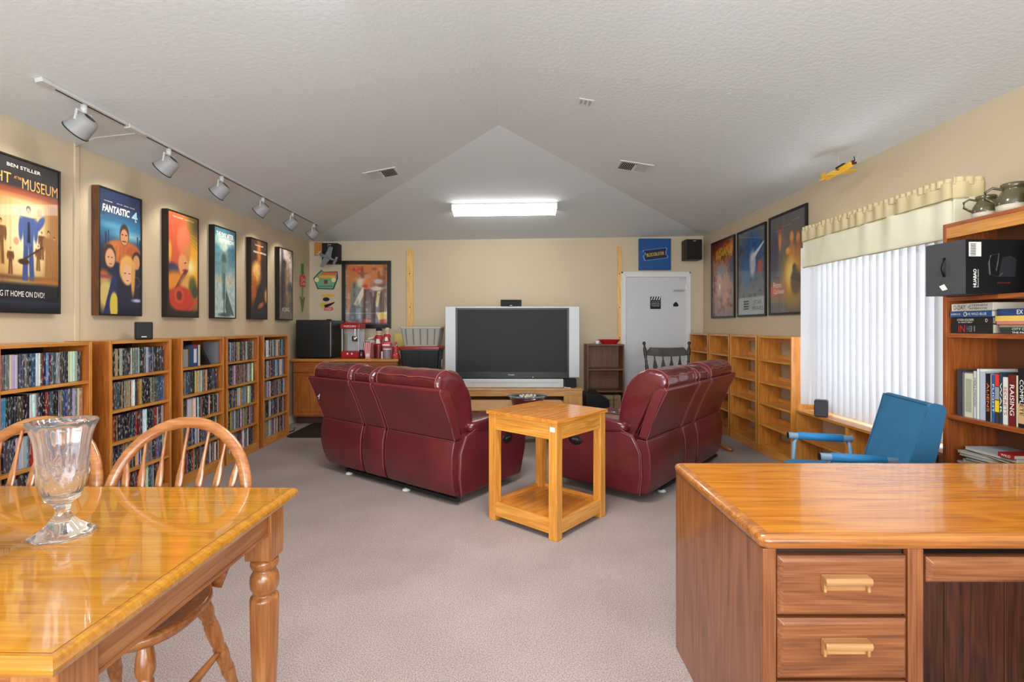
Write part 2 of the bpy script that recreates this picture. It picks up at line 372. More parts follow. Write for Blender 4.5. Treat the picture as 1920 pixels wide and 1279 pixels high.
for i, (a, b) in enumerate(LU):
    for r_, (z, hh) in enumerate(rows):
        y = a+.024
        if (i, r_) == (2, 0): continue
        end = b-.024; lean = 0
        last = None; cnt = 0
        while y < end-.012:
            wd = random.choice([.0135, .0145, .0145, .0145, .0145, .0145, .0105, .0215])
            if y+wd > end: break
            if last and random.random() < .25: c_, nm, _ = last
            else: c_, nm, _ = random.choices(pal, wts)[0]
            last = (c_, nm, 0)
            c_ = tuple(max(5, min(250, q*random.uniform(.8, 1.15))) for q in c_)
            h = hh*random.choice([1, 1, 1, .985, .9 if random.random() < .3 else 1]); dx = random.uniform(-.004, .004); xx = FX-.035-.135+dx
            if ns < 292:
                o = bpy.data.objects.new('disc_case', disc_mesh(wd, round(h, 4), .135)); COL.objects.link(o)
                o.location = (xx, y+wd/2, z+.0015); o.color = lin(c_)
                cnt += 1; suf = 'th' if 10 < cnt < 14 else {1: 'st', 2: 'nd', 3: 'rd'}.get(cnt % 10, 'th')
                tag(o, '%s disc case, %d%s from the left on the %s shelf, %s left bookcase' % (nm, cnt, suf, shelfn[r_], ords[i]), 'disc case', 'disc cases on the left bookcases')
                ns += 1
            else:
                bl.prism([(xx, y), (xx+.133, y), (xx+.135, y+.002), (xx+.135, y+wd-.002), (xx+.133, y+wd), (xx, y+wd)], 'z', z+.0015, z+.0015+h); blc += [lin(c_)]*12
            y += wd+random.choice([.0003, .0006])
so = bl.build('disc_case_rows', M_discs, fix=True)
ca = so.data.color_attributes.new('Col', 'FLOAT_COLOR', 'POINT'); ca.data.foreach_set('color', np.array(blc, dtype=np.float32).ravel())
so['kind'] = 'stuff'; tag(so, 'rows of thin disc cases filling the farther bookcases on the left wall', 'disc cases')
# half-empty top shelf of the middle bookcase
g = 'loose cases on the half-empty top shelf'
z = .9765
def loose(nm, lab, cat, y0, y1, h, col, d=.135, rx=0, txt=None):
    t = MB().box(-d, 0, 0, y1-y0, 0, h).build(nm, mat('case_'+'_'.join(map(str, col)), col, .4), None, .001)
    t.location = (FX-.03, y0, z); t.rotation_euler = (rx, 0, 0); tag(t, lab, cat); return t
loose('storage_box', 'pale grey box at the left end of the half-empty top shelf, middle left bookcase', 'box', 4.12, 4.225, .15, (150, 150, 150))
loose('disc_case', 'charcoal case beside the pale grey box, middle left bookcase top shelf', 'disc case', 4.228, 4.262, .172, (66, 68, 74))
f_ = loose('disc_case', 'blue and white boxed set facing out of the middle left bookcase top shelf', 'disc case', 4.27, 4.36, .185, (40, 74, 122))
bx('white_figure_print', mat('case_white', (212, 212, 214), .4), f_, 0, .0008, .03, .07, .03, .15, 0); bx('red_band', M_red, f_, 0, .0008, .004, .086, .165, .18, 0)
loose('disc_case', 'cream slim case right of the blue boxed set, middle left bookcase', 'disc case', 4.363, 4.39, .182, (196, 190, 170))
for k, (yy, an) in enumerate([(4.51, 38), (4.5285, 38)]):
    loose('disc_case', ['black case leaning over on the half-empty shelf, upper of two', 'black case leaning over on the half-empty shelf, lower of two'][k], 'disc case', yy, yy+.014, .17, (30, 28, 30), rx=R(an))
loose('binder', 'slate grey binder at the right end of the half-empty top shelf', 'binder', 4.645, 4.675, .2, (112, 114, 120))

# ---------------------------------------------------------------- poster painter: prints stored as a fine colour grid
class Paint:
    def __init__(s, nx, ny, c0, c1=None):
        s.nx, s.ny = nx, ny; s.u, s.v = np.meshgrid((np.arange(nx)+.5)/nx, (np.arange(ny)+.5)/ny)
        a = np.array(c0, float); b = np.array(c1 if c1 else c0, float); s.c = a*(1-s.v[..., None])+b*s.v[..., None]   # c0 bottom, c1 top
    def mixin(s, m, col): m = np.clip(m, 0, 1)[..., None]; s.c = s.c*(1-m)+np.array(col, float)*m; return s
    def ell(s, cx, cy, rx, ry, col, soft=.25, ang=0, a=1):
        ar = s.ny/s.nx; x = (s.u-cx); y = (s.v-cy)*AR[0]; t = R(ang); X = x*math.cos(t)+y*math.sin(t); Y = -x*math.sin(t)+y*math.cos(t)
        d = np.sqrt((X/rx)**2+(Y/ry)**2); return s.mixin(a*(1-(d-1+soft)/soft/2 if soft else (d < 1)*1.0), col)
    def poly(s, pts, col, soft=.012, a=1):
        # convex polygon, points counter-clockwise
        m = np.ones_like(s.u)*9.
        for i in range(len(pts)):
            (x0, y0), (x1, y1) = pts[i], pts[(i+1) % len(pts)]; L = math.hypot(x1-x0, y1-y0)
            m = np.minimum(m, ((x1-x0)*(s.v-y0)-(y1-y0)*(s.u-x0))/L)
        return s.mixin(a*np.clip(m/soft+.5, 0, 1), col)
    def band(s, v0, v1, col, soft=.03, a=1): return s.mixin(a*np.clip((s.v-v0)/soft+.5, 0, 1)*np.clip((v1-s.v)/soft+.5, 0, 1), col)
    def vband(s, v0, v1, col, soft=.03, a=1): return s.mixin(a*np.clip((s.u-v0)/soft+.5, 0, 1)*np.clip((v1-s.u)/soft+.5, 0, 1), col)
    def noise(s, amp, sx, sy, seed=0, col=None, thr=.55, a=.7):
        rg = np.random.RandomState(seed); g = rg.rand(sy+2, sx+2); U = s.u*sx; V = s.v*sy; i = U.astype(int); j = V.astype(int); fu = U-i; fv = V-j
        fu = fu*fu*(3-2*fu); fv = fv*fv*(3-2*fv)
        n = (g[j, i]*(1-fu)+g[j, i+1]*fu)*(1-fv)+(g[j+1, i]*(1-fu)+g[j+1, i+1]*fu)*fv
        if col is None: s.c = np.clip(s.c*(1+amp*(n[..., None]-.5)*2), 0, 255)
        else: s.mixin(a*np.clip((n-thr)/.12, 0, 1), col)
        return s
    def person(s, x, y, h, coat, skin, hair, lean=0, legs=None):
        """a plain standing figure of height h (v units), feet at y"""
        k = h/AR[0]
        L = legs or coat
        s.poly([(x-.10*k*2, y), (x-.02*k, y), (x+.0, y+h*.5), (x-.15*k, y+h*.5)], L, .01); s.poly([(x+.04*k, y), (x+.2*k, y), (x+.15*k, y+h*.5), (x, y+h*.5)], L, .01)
        s.poly([(x-.15*k, y+h*.45), (x+.15*k, y+h*.45), (x+.22*k, y+h*.82), (x-.22*k, y+h*.82)], coat, .012)
        s.ell(x-.25*k, y+h*.66, .07*k, h*.17*AR[0]*.9, coat, .2); s.ell(x+.25*k, y+h*.66, .07*k, h*.17*AR[0]*.9, coat, .2)
        s.ell(x, y+h*.925, .075*k, .105*k, hair, .2); s.ell(x, y+h*.905, .06*k, .085*k, skin, .2); return s
AR = [2.2]
def print_mesh(p, wd, h, m, parent, y=-.001, name='print', x0=None, z0=0):
    nx, ny = p.nx, p.ny; x0 = -wd/2 if x0 is None else x0
    X = x0+wd*np.arange(nx+1)/nx; Z = z0+h*np.arange(ny+1)/ny; gx, gz = np.meshgrid(X, Z)
    co = np.stack([gx, np.full_like(gx, y), gz], -1).reshape(-1, 3)
    i, j = np.meshgrid(np.arange(nx), np.arange(ny)); b = (j*(nx+1)+i).ravel(); fc = np.stack([b, b+1, b+nx+2, b+nx+1], -1)
    me = bpy.data.meshes.new(name); me.vertices.add(len(co)); me.vertices.foreach_set('co', co.ravel().astype(np.float32))
    nf = len(fc); me.loops.add(nf*4); me.loops.foreach_set('vertex_index', fc.ravel().astype(np.int32)); me.polygons.add(nf)
    me.polygons.foreach_set('loop_start', np.arange(0, nf*4, 4, dtype=np.int32)); me.update(calc_edges=True)
    cc = np.clip(p.c/255., 0, 1); cc = np.where(cc <= .04045, cc/12.92, ((cc+.055)/1.055)**2.4).reshape(-1, 3)
    cc = np.concatenate([cc, np.ones((len(cc), 1))], 1); cc = np.repeat(cc, 4, 0).astype(np.float32)
    a = me.color_attributes.new('Col', 'FLOAT_COLOR', 'CORNER'); a.data.foreach_set('color', cc.ravel()); me.materials.append(m)
    o = bpy.data.objects.new(name, me); COL.objects.link(o); o.parent = parent; return o

def poster(label, wd, h, loc, rz, paint, t=.055, fr=.012, fd=.006, col=M_frame, glass=False, cat='poster', name='framed_poster', coat=.3, group=None):
    P = thing(name, label, cat, loc, rz, group)
    c = MB(); x = wd/2
    for (a, b, c0, c1) in ((-x, x, 0, fr), (-x, x, h-fr, h), (-x, -x+fr, fr, h-fr), (x-fr, x, fr, h-fr)): c.box(a, b, -t, 0, c0, c1)
    c.build('frame', col, P, .0012); bx('backing_board', M_frame, P, -x+fr, x-fr, -t+fd+.0015, -.002, fr, h-fr, 0)
    pr = print_mesh(paint, wd-2*fr, h-2*fr, vcol('printed_paper_%d' % int(coat*10), .33, coat), P, -t+fd, z0=fr)
    if glass: bx('glass_pane', M_pane, P, -x+fr, x-fr, -t+fd-.004, -t+fd-.0025, fr, h-fr, 0)
    return P, pr, -t+fd-.0008
def ptext(s, m, pr, yy, cx, cz, wd, h, **k): return text(s, m, pr, (cx, yy, cz), wd, h, **k)
M_gold = mat('gold_print', (238, 170, 96), .5); M_orange = mat('orange_print', (226, 120, 50), .5); M_blk_t = mat('black_print', (20, 20, 22), .5)
M_redt = mat('red_print', (190, 40, 34), .5); M_yel = mat('yellow_print', (240, 200, 60), .5); M_lblue = mat('pale_blue_print', (170, 205, 225), .5)

LZ0, LZ1 = 1.40, 2.333; LH = LZ1-LZ0
PL = [(2.68, 3.282), (3.585, 4.005), (4.302, 4.73), (4.972, 5.368), (5.672, 6.058), (6.362, 6.757)]
NX, NY = 84, 190
# 1 guard in blue before a golden hall
AR[0] = 1.55
p = Paint(150, 240, (26, 28, 36), (44, 38, 36))
p.ell(.55, .52, .66, .50, (206, 124, 44), .9).ell(.62, .50, .36, .46, (246, 208, 126), .8).ell(.62, .5, .2, .3, (255, 240, 196), .9)
p.vband(-.1, .16, (120, 72, 30), .12, .7).vband(.86, 1.1, (128, 78, 34), .1, .7)
for k in range(7): p.vband(.84+.025*k, .85+.025*k, (214, 150, 70), .008, .5)
for k in range(4): p.vband(.30+.05*k, .315+.05*k, (226, 160, 80), .012, .35)
p.band(.78, 1.1, (40, 37, 38), .07).ell(.55, .79, .7, .03, (176, 66, 36), .9, 0, .8).ell(.5, .755, .6, .018, (226, 120, 60), .9, 0, .7)
for q, (x, y, h) in enumerate([(.36, .30, .30), (.80, .36, .20), (.88, .24, .34), (.76, .28, .18), (.46, .24, .18), (.95, .30, .24)]): p.person(x, y, h, [(120, 76, 34), (110, 60, 30), (160, 110, 60)][q % 3], (206, 150, 100), (50, 30, 20))
p.ell(.18, .66, .15, .085, (222, 170, 80), .12).ell(.20, .67, .05, .035, (60, 40, 26), .2).ell(.13, .61, .20, .022, (70, 44, 28), .2).ell(.16, .52, .11, .12, (150, 106, 50), .15).ell(.14, .40, .12, .16, (176, 128, 60), .15).ell(.13, .46, .13, .012, (70, 50, 30), .3)
p.band(.205, .235, (92, 54, 28), .02, .7)
p.person(.65, .205, .52, (74, 96, 156), (222, 166, 124), (40, 26, 20), legs=(60, 82, 138)); p.poly([(.638, .46), (.672, .46), (.665, .60), (.642, .60)], (22, 24, 38), .008).ell(.78, .60, .035, .10, (74, 96, 156), .2, -30).ell(.775, .68, .03, .04, (222, 166, 124), .2).ell(.52, .46, .028, .04, (222, 166, 124), .2)
p.poly([(.55, .33), (.56, .32), (.82, .44), (.81, .45)], (70, 44, 30), .008).ell(.6, .33, .06, .03, (66, 40, 28), .2)
p.ell(.9, .2, .2, .05, (170, 110, 50), .6).band(-.1, .185, (26, 28, 36), .03).band(.045, .07, (44, 52, 80), .02, .6)
def lposter(i, label, paint, **k):
    a, b = PL[i]; return poster(label, b-a, LH, (XL+.002, (a+b)/2, LZ0), R(90), paint, **k)
wd = PL[0][1]-PL[0][0]
P, pr, yy = lposter(0, 'framed movie poster of a man in a blue guard uniform, nearest on the left wall', p)
ptext('BEN STILLER', M_wtxt, pr, yy, .06, .875, .21, .02)
ptext('NIGHT', M_gold, pr, yy, -.135, .795, .23, .062); ptext('AT THE', M_gold, pr, yy, .02, .808, .045, .016); 
ptext('MUSEUM', M_gold, pr, yy, .165, .785, .235, .066); ptext('BRING IT HOME ON DVD!', M_wtxt, pr, yy, .02, .115, .34, .034)
# 2 crowd of four under a blue sky
AR[0] = 2.2
p = Paint(130, 280, (20, 26, 44), (24, 40, 80))
p.ell(.55, .70, .8, .24, (56, 136, 180), .8).ell(.75, .66, .34, .07, (150, 196, 205), .8, 0, .8).ell(.3, .72, .3, .05, (110, 176, 200), .8, 0, .6)
for x, w2_, h2_ in ((.14, .04, .1), (.2, .02, .13), (.92, .03, .12), (.98, .03, .08)): p.poly([(x-w2_/2, .55), (x+w2_/2, .55), (x+w2_/2, .6+h2_*.6), (x-w2_/2, .6+h2_*.6)], (26, 44, 70), .008)
p.ell(.56, .52, .44, .22, (196, 104, 50), .12).ell(.33, .52, .16, .16, (206, 116, 58), .15).ell(.80, .51, .16, .16, (180, 92, 44), .15).ell(.58, .665, .115, .20, (70, 44, 30), .12).ell(.58, .645, .095, .15, (214, 150, 110), .12)
for k in range(5): p.poly([(.34+.11*k, .42), (.36+.11*k, .42), (.40+.09*k, .56), (.38+.09*k, .56)], (150, 78, 38), .015, .6)
p.ell(.535, .665, .022, .014, (60, 30, 20), .3).ell(.625, .665, .022, .014, (60, 30, 20), .3).ell(.58, .61, .06, .012, (96, 44, 26), .3)
p.ell(.22, .47, .15, .21, (52, 34, 28), .12).ell(.24, .452, .115, .175, (222, 166, 124), .12).ell(.20, .46, .02, .01, (50, 30, 24), .3).ell(.28, .46, .02, .01, (50, 30, 24), .3).ell(.25, .405, .04, .01, (150, 80, 66), .3)
p.ell(.90, .465, .12, .17, (46, 28, 24), .12).ell(.89, .45, .09, .14, (204, 144, 100), .12)
p.poly([(-.1, .2), (.5, .2), (.42, .37), (.1, .38)], (34, 36, 66), .03).ell(.08, .30, .12, .12, (176, 80, 40), .4).ell(.14, .16, .22, .30, (206, 182, 110), .4).ell(.1, .3, .3, .03, (150, 70, 70), .6)
p.poly([(.70, .05), (1.1, .05), (1.1, .38), (.78, .38)], (24, 26, 44), .02).ell(.88, .28, .12, .10, (120, 100, 96), .1).ell(.88, .28, .10, .085, (24, 26, 44), .15)
p.poly([(.08, 0), (.30, 0), (.56, .32), (.30, .32)], (34, 42, 92), .015).ell(.33, .07, .10, .24, (214, 190, 70), .12).poly([(.42, 0), (1.0, 0), (.86, .30), (.40, .33)], (26, 30, 56), .02)
p.ell(.66, .375, .20, .27, (226, 172, 88), .12).ell(.66, .335, .12, .19, (230, 178, 136), .12).ell(.60, .345, .026, .009, (50, 40, 50), .3).ell(.71, .345, .026, .009, (50, 40, 50), .3).ell(.66, .285, .035, .010, (176, 80, 76), .3).ell(.80, .30, .05, .30, (214, 156, 76), .3).ell(.9, .12, .12, .03, (190, 190, 220), .6)
P, pr, yy = lposter(1, 'framed poster with blue sky over an orange crowd, second on the left wall', p)
bx('frame_side', wood('frame_side_brown', (112, 66, 30), (84, 46, 20), 'z', .3, .5), P, -.2115, -.2105, -.055, -.001, .001, LH-.001, 0)
for k, (x, w_) in enumerate([(-.12, .075), (-.015, .055), (.05, .045), (.11, .05)]): ptext(['IOAN GRUFFUDD', 'JESSICA ALBA', 'CHRIS EVANS', 'MICHAEL CHIKLIS'][k], M_wtxt, pr, yy, x, .838, w_, .008)
ptext('FANTASTIC', M_wtxt, pr, yy, -.045, .785, .26, .055, shear=.15, bold=.03); ptext('4', M_lblue, pr, yy, .135, .775, .06, .08, bold=.02)
# 3 orange and yellow, two close faces
p = Paint(130, 280, (40, 30, 34), (206, 128, 60)); p.ell(.95, .6, .62, 1.1, (236, 166, 36), .6).ell(.72, .5, .18, .15, (255, 240, 180), .9).ell(.95, .9, .3, .3, (110, 96, 60), .8)
for k in range(6): p.poly([(.62, .84-.03*k), (1.1, .78-.05*k), (1.1, .785-.05*k), (.62, .845-.03*k)], (250, 206, 90), .02, .5)
p.ell(.24, .72, .46, .66, (214, 92, 58), .2).ell(.50, .74, .22, .34, (228, 112, 76), .15).ell(.5, .76, .19, .30, (234, 124, 88), .3)
p.ell(.14, .45, .20, .14, (64, 62, 92), .3).ell(.22, .33, .34, .22, (232, 140, 50), .3).ell(.05, .62, .06, .2, (236, 170, 70), .4)
p.ell(.62, .60, .10, .30, (214, 140, 70), .3, -12).ell(.50, .50, .17, .25, (236, 160, 104), .15, 15).ell(.50, .455, .05, .018, (176, 70, 56), .3, 20).ell(.56, .53, .04, .012, (80, 44, 34), .3, 20).poly([(.2, .26), (.4, .28), (.66, .46), (.55, .47)], (112, 52, 38), .02)
p.ell(.62, .28, .24, .26, (230, 166, 92), .3).ell(.82, .29, .14, .24, (92, 88, 44), .3).ell(.9, .25, .1, .14, (60, 64, 40), .3)
p.ell(.42, .17, .40, .27, (200, 58, 46), .12).ell(.36, .2, .16, .17, (214, 84, 66), .2).ell(.36, .2, .09, .1, (120, 36, 34), .3).poly([(.62, .06), (.72, .05), (1, .155), (.94, .19)], (210, 68, 50), .012).poly([(.5, .05), (.62, .045), (.84, .11), (.8, .14)], (190, 52, 42), .012)
for k in range(7): p.ell(.42, .17, .40-.05*k, .27-.035*k, (232, 120, 96), .012, 0, .0)
p.band(-.1, .05, (36, 30, 34), .03)
P, pr, yy = lposter(2, 'framed poster in orange, red and yellow of two close faces, third on the left wall', p); ptext('TOBEY MAGUIRE    KIRSTEN DUNST', M_wtxt, pr, yy, .0, .885, .3, .012)
# 4 teal
p = Paint(130, 280, (176, 206, 208), (60, 110, 128)); p.ell(.5, .3, .9, .6, (186, 208, 200), .8).ell(.2, .75, .4, .5, (86, 146, 160), .8).ell(.9, .8, .3, .4, (60, 108, 138), .8).ell(.6, .42, .6, .08, (206, 196, 164), .8)
p.ell(.45, .70, .20, .20, (126, 160, 156), .3).ell(.45, .79, .17, .09, (190, 214, 206), .3).ell(.44, .66, .12, .14, (70, 96, 96), .3).poly([(.36, .2), (.5, .2), (.56, .62), (.32, .62)], (112, 146, 146), .03).poly([(.43, .04), (.47, .04), (.47, .5), (.43, .5)], (52, 66, 70), .01).poly([(.5, .12), (.56, .05), (.95, .02), (.55, .32)], (76, 100, 104), .02)
p.ell(.5, .03, .3, .05, (70, 96, 96), .4).ell(.45,.86,.4,.12,(196,220,216),.6).noise(.10, 14, 30, 12)
P, pr, yy = lposter(3, 'framed teal and icy white poster of a lone figure, fourth on the left wall', p)
ptext('THE DAY AFTER', M_wtxt, pr, yy, .0, .855, .31, .05, bold=.02); ptext('TOMORROW', M_wtxt, pr, yy, .03, .795, .27, .042, bold=.02)
# 5 dark with orange
p = Paint(NX, NY, (34, 28, 34), (64, 44, 44)); p.ell(.5, .82, .12, .42, (196, 110, 40), .6).ell(.3, .56, .3, .32, (232, 158, 70), .4, 20).ell(.35, .62, .2, .2, (250, 200, 130), .5, 20).ell(.15, .35, .2, .35, (196, 96, 34), .5).poly([(.12, .1), (1.2, .1), (1.2, .55), (.65, .5), (.2, .2)], (32, 28, 34), .04)
p.ell(.62, .17, .2, .07, (190, 100, 66), .4, 20).ell(.98, .3, .12, .2, (220, 150, 70), .4).noise(.1, 14, 40, 16)
P, pr, yy = lposter(4, 'framed dark poster with a glowing orange streak, fifth on the left wall', p); ptext('MISSION IMPOSSIBLE', M_wtxt, pr, yy, .02, .78, .3, .022, bold=.01); ptext('TOM CRUISE', M_wtxt, pr, yy, .0, .86, .2, .014)
# 6 brown grey
p = Paint(NX, NY, (92, 78, 76), (170, 156, 150)); p.ell(.5, .78, .5, .5, (226, 214, 206), .9).ell(.4, .55, .34, .62, (84, 66, 56), .5).ell(.38, .79, .16, .14, (66, 52, 46), .35).ell(.62, .5, .14, .6, (170, 136, 108), .6).vband(.15, .3, (46, 54, 74), .08, .8).ell(.8, .45, .2, .16, (66, 84, 84), .5).band(.0, .14, (130, 112, 104), .04, .8).noise(.15, 14, 30, 22)
P, pr, yy = lposter(5, 'framed grey brown movie poster, farthest on the left wall', p); ptext('KONG', M_wtxt, pr, yy, .0, .14, .2, .05)

# ---------------------------------------------------------------- right wall posters, under glass
def rposter(y0, y1, z0, z1, label, paint): return poster(label, y1-y0, z1-z0, (XR-.002, (y0+y1)/2, z0), R(-90), paint, t=.022, fr=.024, fd=.012, glass=True, coat=0)
AR[0] = 1.45
p = Paint(100, 150, (132, 112, 108), (110, 60, 60)); p.band(.78, 1, (134, 30, 34), .04).ell(.55, .83, .6, .2, (196, 90, 24), .25, 8).ell(.6, .84, .45, .12, (224, 140, 40), .3, 8).ell(.5, .38, .55, .5, (196, 140, 116), .4).noise(0, 16, 24, 31, (120, 70, 60), .55, .7).ell(.95, .6, .15, .2, (50, 66, 110), .4).ell(.35,.45,.12,.3,(224,176,146),.3).ell(.6,.35,.14,.3,(214,150,120),.3).ell(.45,.62,.2,.1,(150,150,160),.4).band(.1, .0, (96, 88, 86), .03)
P, pr, yy = rposter(6.36, 7.098, 1.432, 2.49, 'glazed poster with red and orange banner, farthest on the right wall', p); ptext('INDIANA', M_yel, pr, yy, .03, .86, .5, .12, shear=.1, arch=.03)
p = Paint(100, 150, (172, 178, 176), (118, 116, 116)); p.band(.2, .97, (110, 108, 108), .02).ell(.55, .68, .38, .42, (40, 84, 138), .35).ell(.6, .80, .22, .2, (22, 96, 160), .35).noise(0, 14, 22, 41, (30, 50, 90), .62, .6).poly([(.5, .58), (.6, .55), (.68, .24), (.62, .24)], (220, 222, 226), .02).ell(.55, .6, .12, .22, (196, 200, 214), .3).poly([(.55, .62), (.95, .80), (.97, .83), (.5, .68)], (226, 226, 230), .015).ell(.82, .55, .1, .12, (190, 90, 50), .4).ell(.3, .5, .14, .25, (60, 110, 160), .5).band(-.05, .205, (176, 182, 180), .02)
P, pr, yy = rposter(5.577, 6.282, 1.436, 2.488, 'glazed poster with blue figures above a white lower band, middle on the right wall', p)
M_dk = mat('dark_print', (70, 72, 72), .6)
for k, (s_, w_) in enumerate([('STAR', .12), ('WARS', .2)]): ptext(s_, M_dk, pr, yy, .16, .165-.07*k, w_+.06, .05)
for k in range(4): bx('print_line', M_dk, pr, -.19, -.06, yy-.0005, yy, .175-.03*k, .19-.03*k, 0)
p = Paint(130, 200, (100, 92, 88), (98, 96, 96)); p.ell(.30, .78, .06, .16, (190, 90, 50), .3).ell(.30, .86, .05, .06, (170, 50, 44), .3).ell(.29, .74, .04, .14, (214, 140, 90), .3).ell(.12, .62, .12, .34, (50, 54, 84), .3)
p.ell(.62, .76, .075, .11, (150, 80, 36), .15).ell(.63, .75, .05, .085, (232, 160, 96), .2).ell(.80, .73, .075, .11, (140, 74, 36), .15).ell(.80, .72, .05, .085, (226, 154, 92), .2).ell(.63, .60, .09, .16, (196, 112, 50), .3).ell(.82, .57, .09, .18, (170, 96, 46), .3).ell(.52, .62, .06, .05, (240, 170, 70), .4)
p.ell(.68, .34, .30, .34, (232, 168, 40), .5).ell(.6, .40, .13, .17, (255, 224, 120), .6).ell(.74, .30, .14, .20, (100, 78, 56), .25).poly([(.60, .34), (.96, .26), (.92, .34), (.66, .40)], (76, 58, 46), .015).ell(.70, .44, .05, .06, (80, 60, 48), .3).ell(.1, .24, .3, .12, (214, 104, 54), .6).band(.10, .17, (160, 130, 56), .04, .6).vband(.38, .41, (150, 142, 134), .02, .35)
P, pr, yy = rposter(4.80, 5.507, 1.44, 2.503, 'glazed poster with golden flames on grey, partly behind the window valance', p); ptext('Pirates', M_wtxt, pr, yy, -.19, .32, .16, .06); ptext('Caribbean', M_wtxt, pr, yy, -.16, .25, .2, .05)
for k in range(3): ptext('JOHNNY DEPP  GEOFFREY RUSH', M_paper, pr, yy, -.15+.15*k, .89+.03*k, .16, .012)

# back wall framed picture
AR[0] = 1.35
p = Paint(120, 160, (96, 84, 82), (196, 140, 90)); p.band(.7, 1.02, (206, 116, 50), .05, .9).vband(.03, .14, (188, 120, 70), .03, .8).poly([(.1, 0), (.4, 0), (.4, .7), (.15, .7)], (120, 134, 128), .04, .8).ell(.28, .92, .15, .06, (210, 70, 36), .3).ell(.4, .7, .12, .12, (220, 200, 170), .3).ell(.5, .56, .1, .26, (226, 110, 56), .3)
p.poly([(.18, .32), (.3, .3), (.5, .6), (.4, .62)], (230, 214, 184), .02).ell(.55, .52, .12, .08, (238, 192, 130), .3).poly([(.42, .05), (.62, .05), (.66, .58), (.44, .6)], (92, 62, 52), .03).poly([(.64, .1), (.86, .1), (.88, .6), (.68, .62)], (84, 60, 56), .03).ell(.75, .6, .14, .05, (226, 204, 190), .3).poly([(.72, .3), (.78, .3), (.84, .56), (.76, .56)], (222, 190, 120), .02).ell(.78, .72, .1, .05, (196, 186, 190), .3).vband(.9, .98, (120, 70, 50), .03, .7)
p.poly([(.02, .05), (.4, .05), (.42, .3), (.15, .34)], (104, 106, 116), .04).noise(0, 12, 16, 61, (196, 196, 204), .72, .35).noise(0, 10, 14, 66, (66, 44, 38), .66, .4).poly([(.78, .08), (1.0, .08), (1.0, .22), (.74, .2)], (226, 196, 96), .02).band(.18, .2, (236, 230, 216), .01, .3).ell(.5, .06, .1, .05, (206, 80, 60), .4).ell(.92, .05, .1, .06, (206, 70, 50), .3).band(-.1, .03, (60, 44, 40), .03, .8)
a = at(641, 616, YB-.02); b = at(733, 489, YB-.02)
poster('black framed picture of a crowded orange diner scene on the back wall', b.x-a.x, b.z-a.z, ((a.x+b.x)/2, YB-.001, a.z), 0, p, t=.03, fr=.055, fd=.012, glass=True, coat=0, cat='picture', name='framed_picture')

# ---------------------------------------------------------------- track lighting
M_track = mat('track_white', (200, 200, 198), .4); M_head = mat('lamp_head_grey', (150, 150, 150), .5)
sl = math.atan((RZ-EL)/(RX-XL)); TX = -2.554; tz = ceil_z(TX, 4)
T_ = thing('track_light_rail', 'long white track rail with black slots on the ceiling along the left posters', 'track light', (TX, 0, tz), 0)
def rot_sl(c): M = Matrix.Rotation(-sl, 4, 'Y'); c.v = [tuple(M @ Vector(v)) for v in c.v]; return c
rot_sl(MB().box(-.018, .018, 2.72, 6.6, -.022, -.001)).build('rail', M_track, T_, .002)
for a, b in ((2.80, 3.30), (3.50, 6.56)): rot_sl(MB().box(-.004, .004, a, b, -.0235, -.0215)).build('slot', M_blkm, T_, 0)
rot_sl(MB().box(-.022, .022, 3.32, 3.46, -.03, -.001)).build('power_feed', M_track, T_, .004); rot_sl(MB().box(-.022, .022, 2.70, 2.76, -.026, -.001)).build('end_cap', M_track, T_, .003)
ad = Vector((-.74, -.0, -.67)).normalized()
lab = ['nearest the camera', 'second from the camera', 'third from the camera', 'fourth from the camera', 'fifth from the camera', 'at the far end of the rail']
for k, y in enumerate([2.99, 3.73, 4.41, 5.14, 5.83, 6.46]):
    h = thing('track_spotlight', 'grey bell shaped track spotlight aimed at the posters, %s' % lab[k], 'spotlight', (TX, y, tz), 0, 'spotlights on the track rail')
    MB().tube([(0, 0, -.024), (0, 0, -.075)], .017, 12).build('stem', M_track, h, smooth=True)
    q = Vector((0, 0, 1)).rotation_difference(ad).to_matrix(); c0 = Vector((.035, 0, -.105))
    MB().lathe([(.03, -.004), (.046, .0), (.058, .018), (.062, .04), (.064, .07), (.067, .10), (.071, .112), (.069, .114), (.064, .112), (.059, .07), (.055, .03), (.02, .012)], 28, c0, M=q, cap=False).build('shade', M_head, h, smooth=True)
    MB().lathe([(.068, .111), (.0725, .111), (.0725, .117), (.068, .117)], 28, c0, M=q, cap=False).build('rim', M_blkm, h, smooth=True)
    MB().lathe([(.0, .03), (.03, .03), (.042, .055), (.045, .075), (.035, .09), (0, .095)], 20, c0, M=q).build('bulb', mat('lamp_bulb', (240, 232, 214), .3), h, smooth=True)
    MB().tube([c0+q @ Vector((0, -.064, .045)), Vector((0, -.05, -.07)), Vector((0, .05, -.07)), c0+q @ Vector((0, .064, .045))], .007, 6).build('yoke', M_track, h)
    l = bpy.data.lights.new('spot', 'SPOT'); l.energy = 9.5; l.spot_size = R(82); l.spot_blend = .7; l.color = (1, .90, .76); l.shadow_soft_size = .05
    o = bpy.data.objects.new('spot_lamp', l); COL.objects.link(o); o.location = Vector((TX, y, tz))+c0+ad*.125; o.rotation_euler = Vector((0, 0, -1)).rotation_difference(Vector((-.62, 0, -.78))).to_euler()
w_ = MB().tube([(TX-.0, 3.4, tz-.035), (TX-.17, 3.28, tz-.11), (TX-.30, 3.36, tz-.105), (XL+.005, 3.45, EL-.02)], .004, 6)
tag(w_.build('power_cord', M_track, smooth=True), 'thin white cord from the track rail to the left wall', 'cord')
